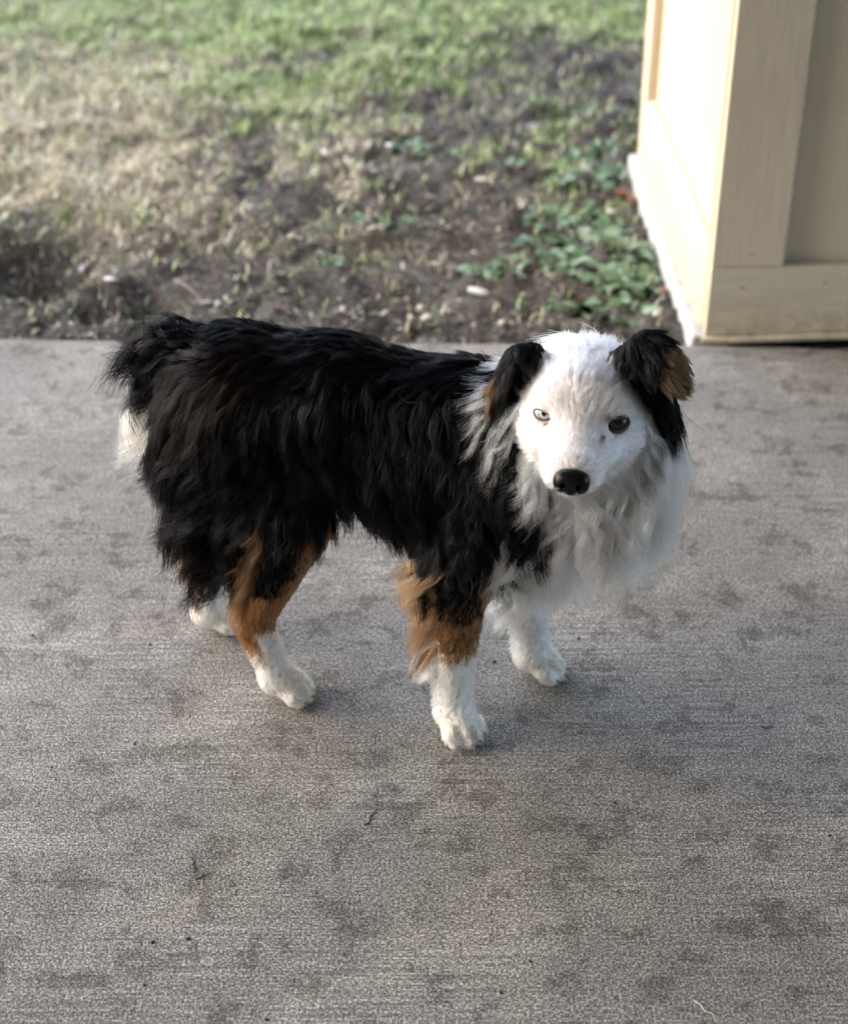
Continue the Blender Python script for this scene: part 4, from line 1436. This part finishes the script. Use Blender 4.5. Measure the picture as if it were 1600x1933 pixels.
# ------------------------------------------------------------------ chips, pebbles and leaves one can pick out
def scrap_mesh(name, kind, seed):
    r = np.random.default_rng(seed)
    n = 10
    V = []; F = []
    ang = np.linspace(0, 2 * np.pi, n, endpoint=False)
    if kind == "pebble":
        rings = [(0.0, 0.0, 0.62), (0.55, 0.0, 0.55), (0.95, 0, 0.18), (0.9, 0, -0.25), (0.4, 0, -0.5)]
        V.append((0, 0, 0.62))
        for (rr, _, zz) in rings[1:]:
            for a in ang:
                k = 1 + r.normal(0, 0.07)
                V.append((rr * math.cos(a) * k, rr * 0.75 * math.sin(a) * k, zz * (1 + r.normal(0, 0.06))))
        for k in range(n):
            F.append((0, 1 + k, 1 + (k + 1) % n))
        for j in range(3):
            for k in range(n):
                A = 1 + j * n + k; B_ = 1 + j * n + (k + 1) % n
                F += [(A, A + n, B_ + n), (A, B_ + n, B_)]
        F += [(1 + 3 * n, 1 + 3 * n + k + 1, 1 + 3 * n + k) for k in range(1, n - 1)]
    else:
        th = 0.10
        for zz in (th, -th):
            for a in ang:
                k = 1 + r.normal(0, 0.16)
                x = math.cos(a) * k; y = 0.42 * math.sin(a) * k
                V.append((x, y, zz + (0.25 * x * x if kind == "curl" else 0.05 * x)))
        F += [(0, k, k + 1) for k in range(1, n - 1)]
        F += [(n, n + k + 1, n + k) for k in range(1, n - 1)]
        for k in range(n):
            F += [(k, n + k, n + (k + 1) % n), (k, n + (k + 1) % n, (k + 1) % n)]
    return np_mesh(name, np.array(V), np.array(F))
def scrap(name, kind, px, py, size, colr, label, seed, group, z=None, rz=None, flat=0.0):
    me = scrap_mesh(name, kind, seed)
    set_col(me, np.tile(np.array(colr), (len(me.vertices), 1)))
    me.materials.append(M_STONE if kind == "pebble" else M_CHIP)
    g = ground(px, py, -0.03 if z is None else z)
    zz = (float(soil_height(np.array([g.x]), np.array([g.y]))[0]) + size * 0.30) if z is None else z + size * 0.3
    o = bpy.data.objects.new(name, me)
    o.scale = (size, size, size)
    o.location = (g.x, g.y, zz)
    r = np.random.default_rng(seed)
    o.rotation_euler = (r.uniform(-0.3, 0.3) * (z is None), r.uniform(-0.3, 0.3) * (z is None), r.uniform(0, 3.1) if rz is None else rz)
    COL.objects.link(o)
    tag(o, label, name.replace("_", " "), group)
GC = "pale chips lying on the soil"
CH = [
 ("wood_chip", "chip", 745, 284, 0.022, (0.62, 0.62, 0.64), "largest white chip in mid yard beside the bright green weed", 2.8),
 ("wood_chip", "chip", 663, 298, 0.020, (0.56, 0.54, 0.52), "pale chip second to the left of the largest white one", 0.1),
 ("wood_chip", "chip", 615, 294, 0.015, (0.50, 0.49, 0.47), "pale chip farthest left in the row of three", 2.5),
 ("wood_chip", "curl", 661, 350, 0.019, (0.60, 0.56, 0.52), "pale twisted chip standing a little below the row of three", 0.7),
 ("wood_chip", "chip", 684, 328, 0.014, (0.42, 0.40, 0.40), "greyish chip between the row of three and the twisted one", 0.1),
 ("wood_chip", "chip", 470, 384, 0.013, (0.58, 0.54, 0.52), "small pinkish white chip left of centre in the yard", 0.5),
 ("wood_chip", "chip", 484, 263, 0.011, (0.50, 0.48, 0.48), "tiny pale chip high in the left half of the bare soil", 0.5),
 ("wood_chip", "curl", 1000, 224, 0.017, (0.45, 0.42, 0.44), "pinkish curled chip far back on the right", 0.8),
 ("wood_chip", "chip", 1022, 264, 0.013, (0.48, 0.44, 0.40), "tan chip below the pinkish curled one", 0.2),
 ("wood_chip", "chip", 910, 338, 0.019, (0.42, 0.38, 0.33), "tan flake in the bare middle of the yard", 0.1),
 ("wood_chip", "chip", 705, 452, 0.014, (0.55, 0.53, 0.50), "white chip just above the dog's back", 0.2),
 ("wood_chip", "chip", 905, 554, 0.024, (0.46, 0.46, 0.45), "long white chip under the lone weed behind the dog's shoulder", 2.7),
 ("wood_chip", "chip", 1062, 572, 0.016, (0.62, 0.60, 0.56), "white chip above the dog's forehead near the weeds", 0.3),
 ("wood_chip", "chip", 210, 544, 0.015, (0.52, 0.51, 0.49), "white chip on the left below the dug hollow", 2.9),
 ("wood_chip", "chip", 150, 457, 0.012, (0.50, 0.49, 0.50), "bluish chip on the rim of the dug hollow", 1.2),
 ("wood_chip", "chip", 185, 330, 0.012, (0.44, 0.40, 0.38), "dull chip among the dry grass at the far left", 0.4),
 ("wood_chip", "chip", 823, 488, 0.015, (0.36, 0.31, 0.27), "brownish chip behind the middle of the dog's back", 2.2),
]
for i, (nm_, kd_, px, py, sz, c_, lb, rz_) in enumerate(CH):
    scrap(nm_, kd_, px, py, sz, c_, lb, 700 + i, GC, rz=rz_)
PB_ = [
 (77, 510, 0.011, (0.42, 0.38, 0.30), "light pebble at the left in the dug hollow"),
 (195, 577, 0.009, (0.46, 0.43, 0.38), "pebble on the left nearest the concrete edge"),
 (551, 452, 0.010, (0.44, 0.38, 0.30), "tan pebble in the soil above the dog's rump"),
 (793, 570, 0.010, (0.48, 0.43, 0.36), "tan pebble nearest the middle of the dog's back, upper of two"),
 (806, 588, 0.012, (0.50, 0.45, 0.38), "tan pebble nearest the middle of the dog's back, lower of two"),
 (727, 582, 0.010, (0.40, 0.36, 0.30), "dull pebble left of the two tan ones behind the dog's back"),
 (775, 586, 0.009, (0.44, 0.40, 0.33), "small pebble between the dull one and the two tan ones"),
 (948, 614, 0.010, (0.42, 0.38, 0.32), "pebble at the concrete edge left of the dog's head"),
 (648, 595, 0.009, (0.40, 0.35, 0.29), "pebble touching the outline of the dog's rump"),
 (1240, 600, 0.010, (0.50, 0.47, 0.40), "cream pebble between the dog's raised ear and the foundation"),
 (1037, 510, 0.009, (0.42, 0.39, 0.34), "small pebble left of the weedy strip"),
 (1205, 476, 0.013, (0.38, 0.34, 0.31), "brownish stone at the foot of the foundation"),
 (412, 570, 0.010, (0.36, 0.35, 0.32), "grey pebble above the dog's tail"),
 (1155, 392, 0.012, (0.52, 0.50, 0.46), "pale stone under the red leaf by the wall"),
]
for i, (px, py, sz, c_, lb) in enumerate(PB_):
    scrap("pebble", "pebble", px, py, sz, c_, lb, 800 + i, "pebbles lying on the soil")
scrap("dead_leaf", "curl", 1176, 362, 0.034, (0.22, 0.085, 0.045), "curled rust-red dead leaf against the foundation of the wall", 901, None)
scrap("dead_leaf", "curl", 1196, 374, 0.022, (0.16, 0.06, 0.035), "smaller dark red dead leaf beside the curled rust-red one", 903, None)
scrap("dead_leaf", "curl", 1252, 562, 0.017, (0.14, 0.06, 0.04), "small brown dead leaf by the foundation near the porch corner", 904, None)
# crumbs on the concrete
CR = [
 (288, 1780, 0.0042, "dark round crumb of soil at the lower left of the concrete"),
 (355, 1773, 0.0042, "flat dark crumb just right of the round one at the lower left"),
 (503, 1926, 0.0040, "dark crumb at the bottom edge of the picture"),
 (1160, 1516, 0.0038, "dark crumb alone on the right half of the concrete below the dog"),
 (933, 1250, 0.0040, "dark crumb between the dog's two front legs"),
 (1092, 1206, 0.0042, "brown crumb right of the far front leg"),
 (254, 1405, 0.0034, "small dark crumb on the concrete left of the dog's hind paws"),
 (284, 1218, 0.0036, "dark crumb left of the far hind paw"),
 (98, 1449, 0.0026, "faint tiny crumb near the left edge of the concrete"),
 (358, 1343 + 10, 0.0024, "faint tiny crumb below the dog's hind paws"),
 (62, 1200, 0.0040, "dark smear-like crumb at the far left of the concrete"),
 (1565, 1578, 0.0034, "dark crumb by the right edge of the concrete"),
 (272, 1860, 0.0030, "small crumb under the round one near the lower left corner"),
 (1000, 1830 - 15, 0.0030, "small crumb in the lower middle right of the concrete"),
 (945, 1875, 0.0032, "dark crumb near the bottom edge right of centre"),
]
for i, (px, py, sz, lb) in enumerate(CR):
    scrap("crumb", "pebble", px, py, sz * 0.62, (0.04, 0.033, 0.028), lb, 850 + i, "crumbs on the concrete", z=0.0)
# twigs
def twig(name, p0, p1, r_, colr, label, z, sag=0.0, fork=None):
    a = np.array(ground(*p0, z)); b = np.array(ground(*p1, z))
    base = (a + b) / 2
    pts = []
    for k in range(7):
        t_ = k / 6
        q = a * (1 - t_) + b * t_ - base
        q = q + np.array([0.002 * math.sin(k * 2.1 + p0[0]), 0.002 * math.cos(k * 1.7), r_ + sag * math.sin(t_ * math.pi)])
        pts.append(q)
    me = tube(name, pts, r_, None, seg=6, rads=[r_ * (1 - 0.5 * k / 6) for k in range(7)])
    set_col(me, np.tile(np.array(colr), (len(me.vertices), 1)))
    me.materials.append(M_CHIP)
    o = bpy.data.objects.new(name, me)
    o.location = base
    COL.objects.link(o)
    tag(o, label, "twig")
    return o
twig("twig", (363, 1622), (368, 1648), 0.0007, (0.05, 0.04, 0.03), "thin dark twig lying upright in the picture left of centre on the concrete", 0.0)
twig("twig", (366, 1662), (392, 1650), 0.0008, (0.06, 0.05, 0.022), "short thick dark twig touching the thin one", 0.0)
twig("twig", (690, 1560), (712, 1525), 0.0007, (0.07, 0.06, 0.05), "dark slanted twig in the middle of the concrete below the dog", 0.0)
twig("straw", (503, 1483), (519, 1478), 0.0006, (0.55, 0.53, 0.48), "pale bit of straw on the concrete under the near hind paw", 0.0)
twig("straw", (66, 1521), (74, 1514), 0.0005, (0.5, 0.48, 0.42), "pale wisp near the left edge of the concrete", 0.0)
twig("straw", (1312, 1892), (1356, 1930), 0.0006, (0.55, 0.53, 0.49), "long pale straw at the bottom right of the concrete", 0.0)
twig("straw", (905, 1227), (920, 1234), 0.0005, (0.5, 0.47, 0.42), "pale hair-like straw by the near front leg", 0.0)
twig("twig", (1437, 1374), (1462, 1373), 0.0007, (0.05, 0.045, 0.04), "thin dark twig on the right of the concrete level with the dog's front paw", 0.0)
twig("twig", (860, 345), (880, 395), 0.0022, (0.22, 0.17, 0.12), "bent dry stalk lying on the bare soil in mid yard", -0.02, 0.01)
twig("twig", (330, 530), (380, 570), 0.0022, (0.26, 0.21, 0.15), "pale dry stalk on the soil above the dog's tail", -0.02, 0.008)
